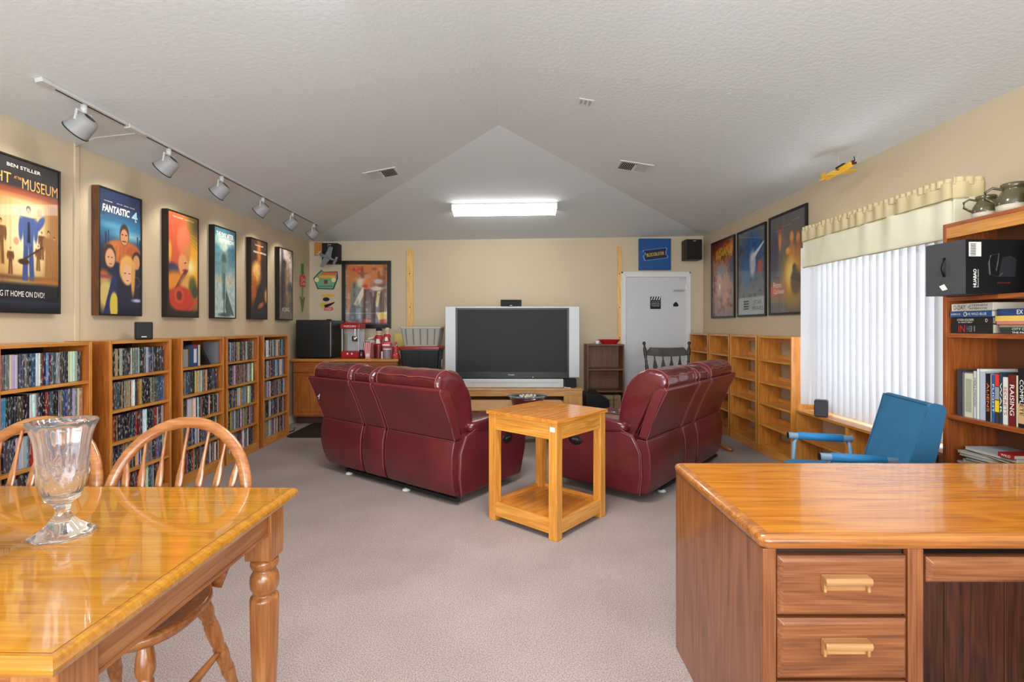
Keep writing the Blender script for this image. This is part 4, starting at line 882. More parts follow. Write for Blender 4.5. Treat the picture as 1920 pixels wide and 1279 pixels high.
MB().lathe([(0, 0), (.035, 0), (.045, .02), (.045, .07), (.04, .072), (.038, .02), (0, .01)], 20, (.03, .12, .23)).build('kettle', M_chrome, t, smooth=True); MB().tube([(.03, .12, .405), (.03, .12, .30)], .006, 8).build('kettle_rod', M_chrome, t)
for xx in (-.045, .015): bx('switch', M_wtxt, t, xx, xx+.018, -.004, 0, .05, .075, .002)
text('POPCORN', M_wtxt, t, (0, -.0128, .437), .16, .026)
CT = .8825
def striped(t, w0, w1, h, n, cx_=0):
    """tapered square tub with red strips on its front and right side"""
    MB().rings([[Vector((x, y, z)) for x, y in ((-a, -a), (a, -a), (a, a), (-a, a))] for a, z in ((w0, 0), (w1, h), (w1-.003, h), (w0-.003, .004))]).build('tub', mat('tub_white', (232, 214, 212), .5), t)
    for ang in (0, 90):
        M = Matrix.Rotation(R(ang), 4, 'Z')
        for k in range(0, n, 2):
            a0, a1, b0, b1 = [-q+2*q*(k+e)/n for q in (w0, w1) for e in (0, 1)]; y0, y1 = -w0-.0012, -w1-.0012
            vs = [(a0, y0, .001), (a1, y0, .001), (b1, y1, h), (b0, y1, h), (a0, y0+.001, .001), (a1, y0+.001, .001), (b1, y1+.001, h), (b0, y1+.001, h)]
            MB().add([M @ Vector(v_) for v_ in vs], [(0, 1, 2, 3), (5, 4, 7, 6), (0, 4, 5, 1), (3, 2, 6, 7), (0, 3, 7, 4), (1, 5, 6, 2)]).build('stripe', mat('tub_red', (196, 50, 60), .5), t)
t = thing('popcorn_tub', 'tall red and white striped popcorn tub on the cabinet', 'popcorn tub', (-1.955, 6.83, CT)); striped(t, .034, .055, .215, 9); text('POP', M_redt, t, (0, -.043, .05), .03, .018)
MB().lathe([(0, 0), (.026, 0), (.026, .002), (0, .002)], 16, (0, -.042, .05), M=Matrix.Rotation(R(84), 3, 'X')).build('round_badge', mat('tub_white', (232, 214, 212), .5), t)
t = thing('popcorn_tub', 'short wide pink and white striped popcorn tub behind the tall one', 'popcorn tub', (-1.715, 6.985, CT)); striped(t, .06, .075, .16, 11)
t = thing('jar', 'amber glass jar beside the popcorn machine', 'jar', (-2.02, 7.0, CT))
MB().lathe([(0, 0), (.04, 0), (.045, .02), (.045, .15), (.03, .18), (.03, .2), (0, .2)], 20).build('body', mat('amber_glass', (176, 96, 30), .15, coat=.5), t, smooth=True); MB().lathe([(0, .2), (.034, .2), (.034, .225), (0, .225)], 16).build('lid', M_red, t)
t = thing('jar', 'dark red lidded jar between the amber jar and the popcorn machine', 'jar', (-2.044, 6.80, CT)); 
MB().lathe([(0, 0), (.03, 0), (.034, .02), (.034, .08), (.024, .10), (0, .10)], 18).build('body', mat('dark_red_glaze', (84, 20, 24), .2, coat=.5), t, smooth=True); MB().lathe([(0, .1), (.026, .1), (.026, .118), (0, .118)], 14).build('lid', M_blk, t)
def doll(x, y, z, lab, hair, coatc, s=1):
    t = thing('figurine', lab, 'figurine', (x, y, z))
    MB().lathe([(0, 0), (.055*s, 0), (.058*s, .01), (.045*s, .06*s), (.05*s, .10*s), (.035*s, .13*s), (.014*s, .14*s), (.012*s, .15*s)], 20).build('body', coatc, t, smooth=True)
    MB().lathe([(.0, .135*s), (.026*s, .142*s), (.040*s, .165*s), (.040*s, .19*s), (.024*s, .218*s), (0, .224*s)], 18).build('head', mat('figurine_skin', (226, 186, 156), .5), t, smooth=True)
    MB().lathe([(.036*s, .186*s), (.043*s, .19*s), (.042*s, .212*s), (.026*s, .235*s), (0, .24*s)], 18).build('hat', hair, t, smooth=True)
    MB().prism([(-.03*s, .012*s), (.03*s, .012*s), (.02*s, .075*s), (-.02*s, .075*s)], 'y', -.062*s, -.045*s).build('apron', M_wtxt, t, .002); MB().lathe([(.014*s, .134*s), (.030*s, .130*s), (.030*s, .140*s), (.014*s, .144*s)], 16).build('collar', M_wtxt, t, smooth=True)
    for q in (-1, 1): MB().tube([(q*.04*s, 0, .12*s), (q*.06*s, -.02, .08*s), (q*.045*s, -.045, .06*s)], .011*s, 8).build('arm', coatc, t, smooth=True)
    for q in (-1, 1): MB().lathe([(0, 0), (.004*s, .002), (0, .006*s)], 8, (q*.011*s, -.039*s, .178*s)).build('eye', M_blkm, t)
t = thing('gift_tin', 'tall dark red tin under the black haired figurine', 'tin', (-1.87, 7.05, CT)); MB().lathe([(0, 0), (.07, 0), (.07, .16), (0, .16)], 24).build('body', mat('tin_red', (120, 26, 30), .35), t); MB().lathe([(0, .16), (.073, .16), (.073, .185), (0, .185)], 24).build('lid', M_red, t)
doll(-1.87, 7.05, CT+.1855, 'small red coated figurine with black hair on the dark red tin', M_blkm, mat('coat_red', (186, 60, 58), .6), 1.0)
t = thing('gift_tin', 'squat white and grey canister under the light haired figurine', 'tin', (-1.70, 6.83, CT)); MB().lathe([(0, 0), (.055, 0), (.055, .12), (0, .12)], 24).build('body', mat('canister_grey', (150, 132, 140), .4), t); MB().lathe([(0, .12), (.058, .12), (.058, .14), (0, .14)], 24).build('lid', M_white, t); bx('handle', M_white, t, -.065, -.045, -.07, -.05, .0, .10, .003)
t = thing('cookie_jar', 'round pink jar with a white label on the grey canister', 'jar', (-1.70, 6.83, CT+.1405))
MB().lathe([(0, 0), (.05, 0), (.065, .02), (.068, .05), (.06, .08), (.04, .09), (0, .09)], 24).build('body', mat('pink_glaze', (214, 96, 104), .3), t, smooth=True); bx('label_band', M_wtxt, t, -.05, .05, -.068, -.06, .035, .055, .002)
doll(-1.70, 6.83, CT+.2306, 'small red coated figurine with pale hair on the pink jar', mat('pale_hair', (214, 190, 140), .6), mat('coat_red', (186, 60, 58), .6), .8)
t = thing('greeting_card', 'yellow card standing against the back wall beside the totes', 'card', (-1.62, 7.28, CT)); bx('front', mat('card_yellow', (226, 200, 110), .6), t, -.08, .08, -.02, -.018, 0, .33, 0); bx('back', mat('card_yellow', (226, 200, 110), .6), t, -.08, .08, .02, .022, 0, .33, 0); bx('fold', mat('card_yellow', (226, 200, 110), .6), t, -.08, .08, -.02, .022, .33, .332, 0)
t = thing('popcorn_cone', 'red and white spotted paper cone at the right end of the cabinet', 'paper cone', (-1.585, 6.86, CT)); MB().lathe([(0, 0), (.05, 0), (.052, .004), (.012, .22), (0, .23)], 24).build('body', mat('cone_red', (206, 70, 64), .5), t, smooth=True)
c = MB()
for k in range(10): a = k*.9+3.4; z = .03+.017*k; r = .052-.04*z/.22+.001; c.lathe([(0, 0), (.008, 0), (.007, .002), (0, .002)], 8, (r*math.cos(a), r*math.sin(a), z), M=Matrix.Rotation(a+R(90), 3, 'Z') @ Matrix.Rotation(R(80), 3, 'X'))
c.build('spots', M_wtxt, t)['kind'] = 'stuff'
t = MB().tube([(-2.07, 7.18, CT+.255), (-1.97, 7.26, CT+.285)], .016, 12).box(-2.08, -1.96, 7.14, 7.26, CT, CT+.24).build('white_box', mat('cream_card', (214, 208, 192), .6), None, .002); tag(t, 'white carton with a roll on top behind the striped popcorn tub', 'box')

# storage totes
def tote(label, x, y, z, w0, w1, d0, d1, h, body, lid=None):
    rib = mat('grey_tote_rib', (122, 118, 106), .5) if lid is None else body
    t = thing('storage_tote', label, 'storage tote', (x, y, z), 0)
    c = MB(); n = 12
    def ring(w_, d_, zz): return [Vector((sx, sy, zz)) for sx, sy in rrect(-w_, w_, -d_, d_, .03, 3)]
    c.rings([ring(w0, d0, 0), ring(w1, d1, h-.02), ring(w1+.014, d1+.014, h-.02), ring(w1+.014, d1+.014, h), ring(w1-.006, d1-.006, h), ring(w0-.008, d0-.008, .01)]).build('tub', body, t)
    for k in range(5):
        xx = -w0*.8+2*w0*.8*k/4
        c = MB(); c.add([Vector((xx-.008, -d0-.006, .02)), Vector((xx+.008, -d0-.006, .02)), Vector((xx*1.08+.008, -d1-.006, h-.03)), Vector((xx*1.08-.008, -d1-.006, h-.03)), Vector((xx-.008, -d0+.004, .02)), Vector((xx+.008, -d0+.004, .02)), Vector((xx*1.08+.008, -d1+.004, h-.03)), Vector((xx*1.08-.008, -d1+.004, h-.03))], [(0, 1, 2, 3), (0, 4, 5, 1), (3, 2, 6, 7), (0, 3, 7, 4), (1, 5, 6, 2)]); c.build('rib', rib, t)
        if k < 4:
            yy = -d0*.75+2*d0*.75*k/3; c = MB(); c.add([Vector((w0+.006, yy-.008, .02)), Vector((w0+.006, yy+.008, .02)), Vector((w1+.006, yy+.008, h-.03)), Vector((w1+.006, yy-.008, h-.03)), Vector((w0-.004, yy-.008, .02)), Vector((w0-.004, yy+.008, .02)), Vector((w1-.004, yy+.008, h-.03)), Vector((w1-.004, yy-.008, h-.03))], [(0, 1, 2, 3), (0, 4, 5, 1), (3, 2, 6, 7), (0, 3, 7, 4), (1, 5, 6, 2)]); c.build('rib', rib, t)
    if lid:
        MB().rings([ring(w1+.02, d1+.02, h+.0), ring(w1+.02, d1+.02, h+.024), ring(w1+.005, d1+.005, h+.032), ring(w1-.03, d1-.03, h+.026)]).build('lid', lid, t, .002)
    return t
M_tg = mat('grey_tote', (172, 168, 158), .4); M_tb = mat('black_tote', (34, 35, 36), .35)
tx = -1.225; z = .0
tote('black tote with red lid on the floor under the other totes', tx, 6.85, 0, .235, .255, .19, .21, .34, M_tb, M_red)
tote('black tote with red lid, third down in the stack beside the television', tx, 6.85, .373, .235, .255, .19, .21, .30, M_tb, M_red)
q = tote('black tote with red lid directly under the grey open tote', tx, 6.85, .706, .235, .262, .19, .215, .315, M_tb, M_red); bx('latch', M_silver, q, .262, .272, -.02, .03, .06, .16, .003)
tote('open grey ribbed tote on top of the stack beside the television', tx+.01, 6.85, 1.054, .225, .265, .18, .215, .26, M_tg)

# strips of wood on the back wall
for px0, px1, py0, lb in ((763, 775, 467, 'pale wooden batten fixed to the back wall above the totes'), (1157, 1165, 463, 'pale wooden batten fixed to the back wall left of the door')):
    a = at(px0, 645, YB); b = at(px1, py0, YB); t = thing('wall_batten', lb, 'batten', ((a.x+b.x)/2, YB-.001, .12))
    bx('board', wood('batten_wood', (240, 194, 116), (226, 172, 90), 'z', .4, .1, .6, .85), t, -(b.x-a.x)/2, (b.x-a.x)/2, -.019, 0, 0, b.z-.12, .002)
    for zz in (.9, 1.15, 1.6, 2.1): MB().lathe([(0, 0), (.008, 0), (.007, .003), (0, .003)], 10, (0, -.019, zz-.12+.3*0), M=Matrix.Rotation(R(90), 3, 'X')).build('screw', M_blkm, t)

# small brown bookcase
t = thing('small_bookcase', 'small brown open bookcase between the television and the door', 'bookcase', (1.328, 7.10, 0))
bw = .265
for s in (-1, 1): bx('side_panel', BRW('z'), t, min(s*bw, s*(bw-.02)), max(s*bw, s*(bw-.02)), 0, .32, 0, 1.065, .002)
for z in (.05, .385, .695, 1.045): bx('shelf', BRW('x'), t, -bw+.02, bw-.02, .004, .31, z, z+.02, .001)
bx('back_panel', BRW('z'), t, -bw+.02, bw-.02, .308, .314, .02, 1.05, 0); bx('plinth', BRW('x'), t, -bw+.02, bw-.02, .02, .03, 0, .05, .001)
t = thing('cardboard_box', 'brown printed cardboard box inside the small brown bookcase', 'box', (1.36, 7.13, .0705)); bx('carton', mat('cardboard', (160, 130, 94), .8), t, -.19, .19, 0, .25, 0, .27, .003)
bx('tape_strap', mat('dark_tape', (70, 56, 44), .6), t, .08, .092, -.001, .25, 0, .271, 0); bx('tape_strap', mat('dark_tape', (70, 56, 44), .6), t, -.10, -.094, -.001, .25, 0, .271, 0)
text('MOVIE BOOKS', mat('dark_tape', (70, 56, 44), .6), t, (.03, -.0012, .20), .26, .035); text('THIS SIDE UP', mat('dark_tape', (70, 56, 44), .6), t, (-.0, -.0012, .14), .22, .022)
t = thing('serving_dish', 'red boat shaped serving dish on the small brown bookcase', 'dish', (1.405, 7.24, 1.0655))
MB().rings([[Vector((x, y, z)) for x, y in rrect(-a, a, -b, b, b*.95, 6)] for a, b, z in ((.10, .05, 0), (.13, .065, .03), (.165, .08, .065), (.16, .076, .065), (.12, .055, .02))]).build('dish_body', mat('dish_red', (168, 22, 26), .3, coat=.4), t, smooth=False)
t = MB().lathe([(0, 0), (.026, 0), (.034, .045), (.03, .045), (.022, .006), (0, .006)], 18).build('white_cup', M_wtxt, None, smooth=True); t.location = (1.235, 7.25, 1.0655); tag(t, 'small white cup left of the red serving dish', 'cup')
t = thing('black_case', 'black hard equipment case on the floor beside the television stand', 'case', (1.10, 6.62, 0)); MB().prism([(-.14, 0), (.17, 0), (.17, .36), (.05, .44), (-.14, .44)], 'y', -.1, .25).build('shell', M_blk, t, .01); MB().tube([(-.08, .07, .435), (-.08, .07, .465), (.02, .07, .465), (.02, .07, .435)], .008, 8).build('handle', M_blkm, t)

# rocking chair
t = thing('rocking_chair', 'dark turned wooden rocking chair in front of the white door', 'rocking chair', (2.01, 6.28, 0))
def lt(name, p0, p1, prof_, n=12, m=None):
    p0, p1 = Vector(p0), Vector(p1); Lg = (p1-p0).length; q = Vector((0, 0, 1)).rotation_difference((p1-p0).normalized()).to_matrix()
    return MB().lathe([(r, z*Lg) for r, z in prof_], n, p0, M=q).build(name, m or DKW('z'), t, smooth=True)
post = [(.016, 0), (.018, .1), (.024, .2), (.014, .3), (.020, .32), (.014, .36), (.022, .45), (.022, .55), (.013, .6), (.019, .63), (.013, .67), (.02, .75), (.022, .86), (.013, .90), (.012, .93), (.022, .96), (.020, .985), (0, 1)]
for s in (-1, 1):
    lt('back_post', (s*.235, .16, .42), (s*.295, .24, 1.125), post)
    lt('leg', (s*.20, -.16, .42), (s*.25, -.20, .07), [(.014, 0), (.022, .3), (.016, .5), (.022, .7), (.014, 1)]); lt('leg', (s*.20, .16, .42), (s*.25, .22, .07), [(.014, 0), (.022, .3), (.016, .5), (.022, .7), (.014, 1)])
    lt('arm_post', (s*.27, -.14, .43), (s*.325, -.12, .68), [(.012, 0), (.018, .4), (.012, .6), (.016, .8), (.01, 1)])
    MB().tube([(s*.335, -.20, .70), (s*.33, -.05, .705), (s*.30, .12, .71), (s*.272, .21, .715)], [.026, .022, .018, .012], 10, flat=.5).build('arm', DKW('y'), t, smooth=True)
    MB().tube([(s*.25, -.42+.84*k/10+.04, .018+.085*((k-5)/5)**2) for k in range(11)], .017, 8).build('rocker', DKW('y'), t, smooth=True)
cr = []
for k in range(17):
    u = -1+k/8; x = u*.285; ht = 1.040+.014*u*u if abs(u) < .76 else 1.048-.075*(abs(u)-.76)/.24
    lo_ = .930+.018*abs(u)**2; yb = .205+.02*(1-u*u)
    cr.append([Vector((x, yb-.009, lo_)), Vector((x, yb+.009, lo_)), Vector((x, yb+.022, ht)), Vector((x, yb+.004, ht))])
MB().rings(cr).build('crest_rail', DKW('x'), t, .003)
for x in (-.165, -.055, .055, .165):
    c = MB(); rs = []
    for u, w_ in ((0, .01), (.1, .014), (.25, .024), (.38, .026), (.45, .012), (.5, .022), (.56, .028), (.62, .018), (.66, .024), (.72, .030), (.80, .020), (.9, .009), (1, .007)):
        z = .44+u*.5; y = .155+.06*u; rs.append([Vector((x*(.85+.15*u)-w_, y-.006, z)), Vector((x*(.85+.15*u)+w_, y-.006, z)), Vector((x*(.85+.15*u)+w_, y+.006, z)), Vector((x*(.85+.15*u)-w_, y+.006, z))])
    c.rings(rs).build('splat', DKW('z'), t)
MB().rings([[Vector((x*1.0, y, z)) for x, y in rrect(-a, a, -b, b, .08, 5)] for a, b, z in ((.24, .2, .405), (.265, .225, .42), (.265, .225, .435), (.22, .18, .432))]).build('seat', DKW('x'), t)
lt('stretcher', (-.23, -.185, .2), (.23, -.185, .2), [(.008, 0), (.014, .5), (.008, 1)])
# pedestal table behind the right sofa
t = thing('pedestal_table', 'small brown pedestal table with curved feet behind the right sofa', 'table', (2.10, 5.55, 0), R(18))
MB().lathe([(0, .575), (.20, .575), (.21, .585), (.205, .6), (0, .6)], 32).build('top', PINED('x'), t, smooth=False); MB().lathe([(.03, .12), (.035, .2), (.02, .3), (.032, .42), (.02, .55), (.04, .575)], 18).build('column', PINED('z'), t, smooth=True)
for k in range(3):
    a = R(-70+120*k); ca_, sa_ = math.cos(a), math.sin(a); q = [(.02, .20), (.08, .19), (.15, .12), (.22, .05), (.29, .022), (.35, .02)]
    MB().tube([(r*ca_, r*sa_, z) for r, z in q], [.02, .024, .022, .018, .016, .018], 10).build('foot', PINED('x'), t, smooth=True)

# floor mat in the back left corner
t = MB().prism(rrect(-2.70, -1.95, 5.93, 6.80, .1, 5), 'z', .0005, .012).build('floor_mat', mat('black_rubber', (26, 25, 24), .6), None, .003); tag(t, 'black floor mat in front of the corner cabinet', 'mat')
t = MB().tube([(-2.80, 6.16, .006), (-2.78, 6.2, .25), (-2.80, 6.18, .0)], .006, 6).tube([(-2.80, 6.18, .008), (-2.74, 6.3, .008), (-2.82, 6.5, .008)], .005, 6).build('black_cable', M_blkm, None, smooth=True); tag(t, 'black cable drooping at the end of the left bookcases', 'cable')
# ---------------------------------------------------------------- signs, speakers and models on the back and left walls
t = thing('video_store_sign', 'square blue sign with a torn ticket shape above the white door', 'sign', (at(1227, 507, YB).x, YB-.001, at(1227, 507, YB).z)); sw = 60/F*YB/2; shh = 59/F*YB
bx('panel', mat('sign_blue', (16, 76, 140), .4), t, -sw, sw, -.03, 0, 0, shh, .002)
M10 = Matrix.Rotation(R(-7), 4, 'Y')
def tick(s, y0, y1, nm, m): 
    pts = [(-.185, .06), (-.15, .045), (-.155, .01), (-.185, .0), (-.17, -.075), (.17, -.075), (.185, -.05), (.16, -.02), (.165, .03), (.185, .06), (.17, .08), (-.17, .08)]
    c = MB().prism([(x*s, z*s) for x, z in pts], 'y', y0, y1); c.v = [tuple(M10 @ Vector(v_)) for v_ in c.v]; return c.build(nm, m, t, loc=(.005, 0, shh/2))
tick(1.02, -.032, -.03, 'ticket_outline', mat('pale_blue', (110, 150, 210), .5)); tick(.93, -.034, -.031, 'ticket', mat('ticket_navy', (16, 24, 60), .5))
text('BLOCKBUSTER', M_yel, t, (.005, -.0345, shh/2+.002), .26, .05, rot=(R(90), R(-7), 0))
def wall_speaker(lab, px0, px1, py0, py1, ang, wood_=False):
    a = at(px0, py1, YB-.16); b = at(px1, py0, YB-.16); t = thing('wall_speaker', lab, 'speaker', ((a.x+b.x)/2, YB-.15, a.z), R(ang))
    w_ = (b.x-a.x)/2*.86; h = b.z-a.z
    bx('cabinet', mat('speaker_brown', (52, 34, 22), .5) if wood_ else M_blkm, t, -w_, w_, -.075, .11, 0, h, .006); bx('grille', mat('speaker_cloth', (26, 18, 14), .8), t, -w_+.008, w_-.008, -.083, -.075, .008, h-.008, .004); bx('badge', M_silver, t, -.02, .02, -.084, -.083, h-.03, h-.022, 0)
    MB().tube([(0, .1, h/2), (.0, .13, h/2)], .02, 8).build('bracket', M_blkm, t)
wall_speaker('black speaker hung high in the back left corner', 604, 638, 457, 494, 3); wall_speaker('dark brown speaker hung high right of the blue sign', 1281, 1316, 450, 488, 2, True)
t = MB().box(0, .13, -.02, 0, 0, .2).build('wood_block', PINE('z'), None, .002); p = at(590, 480, YB); t.location = (p.x, YB-.001, p.z); tag(t, 'orange wood block on the back wall behind the grey model plane', 'wood block')
# grey model plane hanging in front of the speaker
p = at(615, 483, 7.10); t = thing('model_plane', 'grey model airplane hanging beside the corner speaker', 'model airplane', p, R(-20)); t.rotation_euler = (R(80), R(22), R(-8)); t.scale = (.85, .8, .85)
G = mat('model_grey', (122, 124, 130), .4)
MB().tube([(-.17, 0, 0), (-.14, 0, 0), (-.05, 0, 0), (.06, 0, 0), (.17, 0, 0)], [.012, .024, .028, .022, .006], 12).build('fuselage', G, t, smooth=True)
c = MB(); c.add([Vector(v_) for v_ in [(-.06, -.2, .004), (.0, -.2, .004), (.05, 0, .006), (-.07, 0, .006), (-.06, .2, .004), (.0, .2, .004), (-.06, -.2, -.004), (.0, -.2, -.004), (.05, 0, -.006), (-.07, 0, -.006), (-.06, .2, -.004), (.0, .2, -.004)]], [(0, 1, 2, 3), (3, 2, 5, 4), (6, 9, 8, 7), (9, 10, 11, 8), (0, 6, 7, 1), (1, 7, 8, 2), (2, 8, 11, 5), (5, 11, 10, 4), (4, 10, 9, 3), (3, 9, 6, 0)]); c.build('wing', G, t)
bx('tail_fin', G, t, .12, .165, -.003, .003, 0, .07, .001); bx('tailplane', G, t, .12, .16, -.07, .07, -.003, .003, .001)
for k in range(3): a = R(120*k+20); MB().box(-.004, .0, -.008, .008, 0, .06, Matrix.Translation((-.175, 0, 0)) @ Matrix.Rotation(a, 4, 'X')).build('propeller_blade', M_wtxt, t)
w_ = MB().tube([(p.x, p.y, p.z), (p.x, p.y, ceil_z(p.x, p.y)+.002)], .0012, 4).build('hanging_wire', M_silver, t); w_.matrix_parent_inverse = t.matrix_basis.inverted()
# campground style sign, racing sign, arrow sign
p = at(611, 525, YB); t = thing('lodge_sign', 'shield shaped green, orange and yellow tin sign on the back wall', 'sign', (p.x, YB-.001, p.z)); k_ = YB/F
o_ = [(-23, 3), (-8, 19), (-4, 15), (22, 16), (23, 3), (15, -18), (-15, -17)]
MB().prism([(x*k_, z*k_) for x, z in o_], 'y', -.012, 0).build('backing', mat('sign_dark_green', (52, 62, 40), .5), t); MB().prism([(x*k_*.9, z*k_*.9) for x, z in o_], 'y', -.014, -.011).build('face', mat('sign_green', (110, 160, 120), .5), t)
bx('orange_band', mat('sign_orange', (206, 106, 74), .5), t, -.06, .17, -.016, -.013, .07, .112, 0); bx('yellow_band', mat('sign_amber', (224, 164, 60), .5), t, -.10, .15, -.016, -.013, .025, .066, 0)
for x in (-.13, .12): MB().lathe([(0, 0), (.035, 0), (.03, .003), (0, .003)], 14, (x, -.014, 0), M=Matrix.Rotation(R(90), 3, 'X')).build('flower', mat('sign_cream', (224, 214, 160), .5), t)
bx('badge', mat('sign_maroon', (120, 52, 40), .5), t, -.02, .03, -.0165, -.013, -.06, 0, .004); bx('lower_lines', mat('sign_green2', (70, 130, 110), .5), t, -.10, .10, -.016, -.013, -.105, -.085, 0)
p = at(615, 567, YB); t = thing('racing_sign', 'small yellow and red tin sign of a bottle and plate under the shield shaped sign', 'sign', (p.x, YB-.001, p.z))
MB().prism([(-.10, .10), (-.08, .085), (.08, .085), (.10, .10), (.10, .122), (.02, .128), (-.10, .12)], 'y', -.006, 0).build('yellow_banner', mat('sign_amber', (224, 164, 60), .5), t); MB().lathe([(0, -.003), (.05, -.003), (.05, .003), (0, .003)], 20, (-.025, -.006, .045), M=Matrix.Rotation(R(90), 3, 'X') @ Matrix.Diagonal((1, .6, 1)).to_3x3()).build('black_disc', M_blkm, t)
MB().tube([(-.04, -.008, -.06), (.04, -.008, -.03), (.10, -.008, 0)], [.024, .018, .007], 8).build('bottle', mat('bottle_brown', (60, 32, 22), .3), t); MB().lathe([(0, -.003), (.05, -.003), (.05, .003), (0, .003)], 16, (-.075, -.005, -.035), M=Matrix.Rotation(R(90), 3, 'X') @ Matrix.Diagonal((1, .6, 1)).to_3x3()).build('lime_disc', mat('lime', (190, 180, 60), .5), t)
MB().prism(rrect(-.055, .075, -.122, -.07, .015, 3), 'y', -.009, -.001).build('red_plate', mat('cone_red', (206, 70, 64), .5), t); text('COLD', M_wtxt, t, (.01, -.0095, -.096), .09, .026)
p = side(564, 530, XL); t = thing('arrow_sign', 'tall down-pointing arrow sign with a red centre badge on the left wall', 'sign', (XL+.002, 7.18, p.z), R(90))
MB().prism([(-.035, .28), (-.02, .26), (0, .27), (.02, .26), (.035, .28), (.035, .12), (-.035, .12)], 'y', -.01, 0).build('fletching', mat('sign_leaf', (60, 130, 70), .5), t); bx('shaft', mat('sign_sage', (130, 148, 110), .5), t, -.02, .02, -.01, 0, -.22, .12, .001)
MB().prism([(-.075, -.20), (0, -.42), (.075, -.20), (.02, -.235), (-.02, -.235)], 'y', -.012, 0).build('arrow_head', mat('sign_sage2', (110, 116, 84), .5), t); MB().prism(rrect(-.085, .085, -.06, .11, .04, 4), 'y', -.018, -.008).build('red_badge', mat('cone_red', (206, 70, 64), .5), t)
text('Coca', M_wtxt, t, (0, -.0185, .055), .13, .05, shear=.2); text('Cola', M_wtxt, t, (0, -.0185, -.005), .13, .05, shear=.2)
# on the door
p = at(1229, 568, YB-.014); t = thing('clapperboard_plaque', 'black clapperboard plaque fixed to the white door', 'plaque', (p.x, YB-.0125, p.z-.09))
bx('slate', M_blkm, t, -.078, .078, -.008, 0, 0, .13, .002); bx('clap_bar', M_blkm, t, -.078, .078, -.009, 0, .132, .182, .001)
for k in range(4): MB().prism([(-.07+k*.037, .135), (-.055+k*.037, .135), (-.038+k*.037, .178), (-.053+k*.037, .178)], 'y', -.0100, -.0085).build('white_stripe', M_wtxt, t)
text('DIRECTOR', M_silver, t, (0, -.0085, .085), .12, .016); text('THEATER', M_silver, t, (0, -.0085, .045), .12, .016); bx('rule', M_silver, t, -.07, .07, -.0085, -.008, .064, .067, 0); bx('rule', M_silver, t, -.07, .07, -.0085, -.008, .108, .111, 0)
p = at(1274, 545, YB-.014); t = thing('door_plate', 'small scrolled silver plate near the door hinge', 'plaque', (p.x-.01, YB-.0125, p.z)); MB().prism([(-.10, 0), (-.08, .02), (.08, .025), (.1, .01), (.08, -.03), (-.075, -.028)], 'y', -.005, 0).build('plate', M_silver, t); text('SCREEN', M_blkm, t, (.0, -.0055, -.002), .14, .025)
p = at(1267, 571, YB-.014); t = MB().prism([(-.035, -.03), (.035, -.03), (.04, 0), (.015, .03), (0, .04), (-.015, .03), (-.04, 0)], 'y', -.008, 0).build('black_hook', M_blkm, None, .002); t.location = (p.x, YB-.0125, p.z); tag(t, 'small black hook on the white door below the silver plate', 'hook')
# small speakers on shelves
t = thing('speaker', 'small black speaker standing on the left bookcases', 'speaker', (-2.80, 3.81, 1.2205), R(40)); bx('body', M_blk, t, -.055, .055, -.05, .06, 0, .133, .01, seg=3); bx('grille', M_blkm, t, -.05, .05, -.056, -.05, .006, .127, .006); bx('badge', M_silver, t, -.016, .016, -.057, -.056, .018, .025, 0)

# ---------------------------------------------------------------- ceiling fixtures
def on_slope(x, y, e=.02):
    n = Vector(((ceil_z(x-e, y)-ceil_z(x+e, y))/(2*e), (ceil_z(x, y-e)-ceil_z(x, y+e))/(2*e), 1)).normalized(); return n
def fixture(name, lab, x, y, vis=True):
    n = on_slope(x, y) if vis else Vector((0, 0, 1)); t = thing(name, lab, 'ceiling light', (x, y, ceil_z(x, y)-(0 if vis else .03))); t.rotation_euler = Vector((0, 0, 1)).rotation_difference(n).to_euler()
    bx('housing', M_white, t, -.655, .655, -.12, .12, -.022, -.001, .003)
    k = NT('lamp_diffuser') if 'lamp_diffuser' not in MATS else None
    if k: k.b.inputs['Emission Color'].default_value = (1, .99, .97, 1); k.b.inputs['Emission Strength'].default_value = 11.5; k.b.inputs['Base Color'].default_value = (.9, .9, .9, 1); MATS['lamp_diffuser'] = k.m
    MB().prism([(-.115, -.022), (-.118, -.045), (-.10, -.075), (-.05, -.088), (-.02, -.080), (.02, -.080), (.05, -.088), (.10, -.075), (.118, -.045), (.115, -.022)], 'x', -.64, .64).build('diffuser', MATS['lamp_diffuser'], t)
    for s in (-1, 1): bx('end_cap', M_white, t, min(s*.64, s*.655), max(s*.64, s*.655), -.12, .12, -.088, -.022, .006)
fixture('fluorescent_light', 'long glowing fluorescent ceiling light above the television end', -.094, 6.29)
def vent(x, y, wd_, dp, lab):
    n = on_slope(x, y); t = thing('ceiling_vent', lab, 'vent', (x, y, ceil_z(x, y))); t.rotation_euler = Vector((0, 0, 1)).rotation_difference(n).to_euler()
    c = MB(); a, b = wd_/2, dp/2; f = .028; c.box(-a, a, -b, -b+f, -.008, -.001); c.box(-a, a, b-f, b, -.008, -.001); c.box(-a, -a+f, -b+f, b-f, -.008, -.001); c.box(a-f, a, -b+f, b-f, -.008, -.001); c.box(-.008, .008, -b+f, b-f, -.009, -.001)
    c.build('frame', M_white, t, .002); bx('duct_shadow', mat('duct_dark', (60, 60, 60), .9), t, -a+f, a-f, -b+f, b-f, -.0025, -.001, 0)
    m = 16
    for k in range(m):
        xx = -a+f+(wd_-2*f)*(k+.5)/m; ang = R(38 if xx < 0 else -38); MB().box(-.0008, .0008, -b+f, b-f, -.007, .007, Matrix.Translation((xx, 0, -.009)) @ Matrix.Rotation(ang, 4, 'Y')).build('slat', M_white, t)
    bx('damper_lever', M_blkm, t, -.004, .004, -b+.02, -b+.03, -.016, -.008, 0)
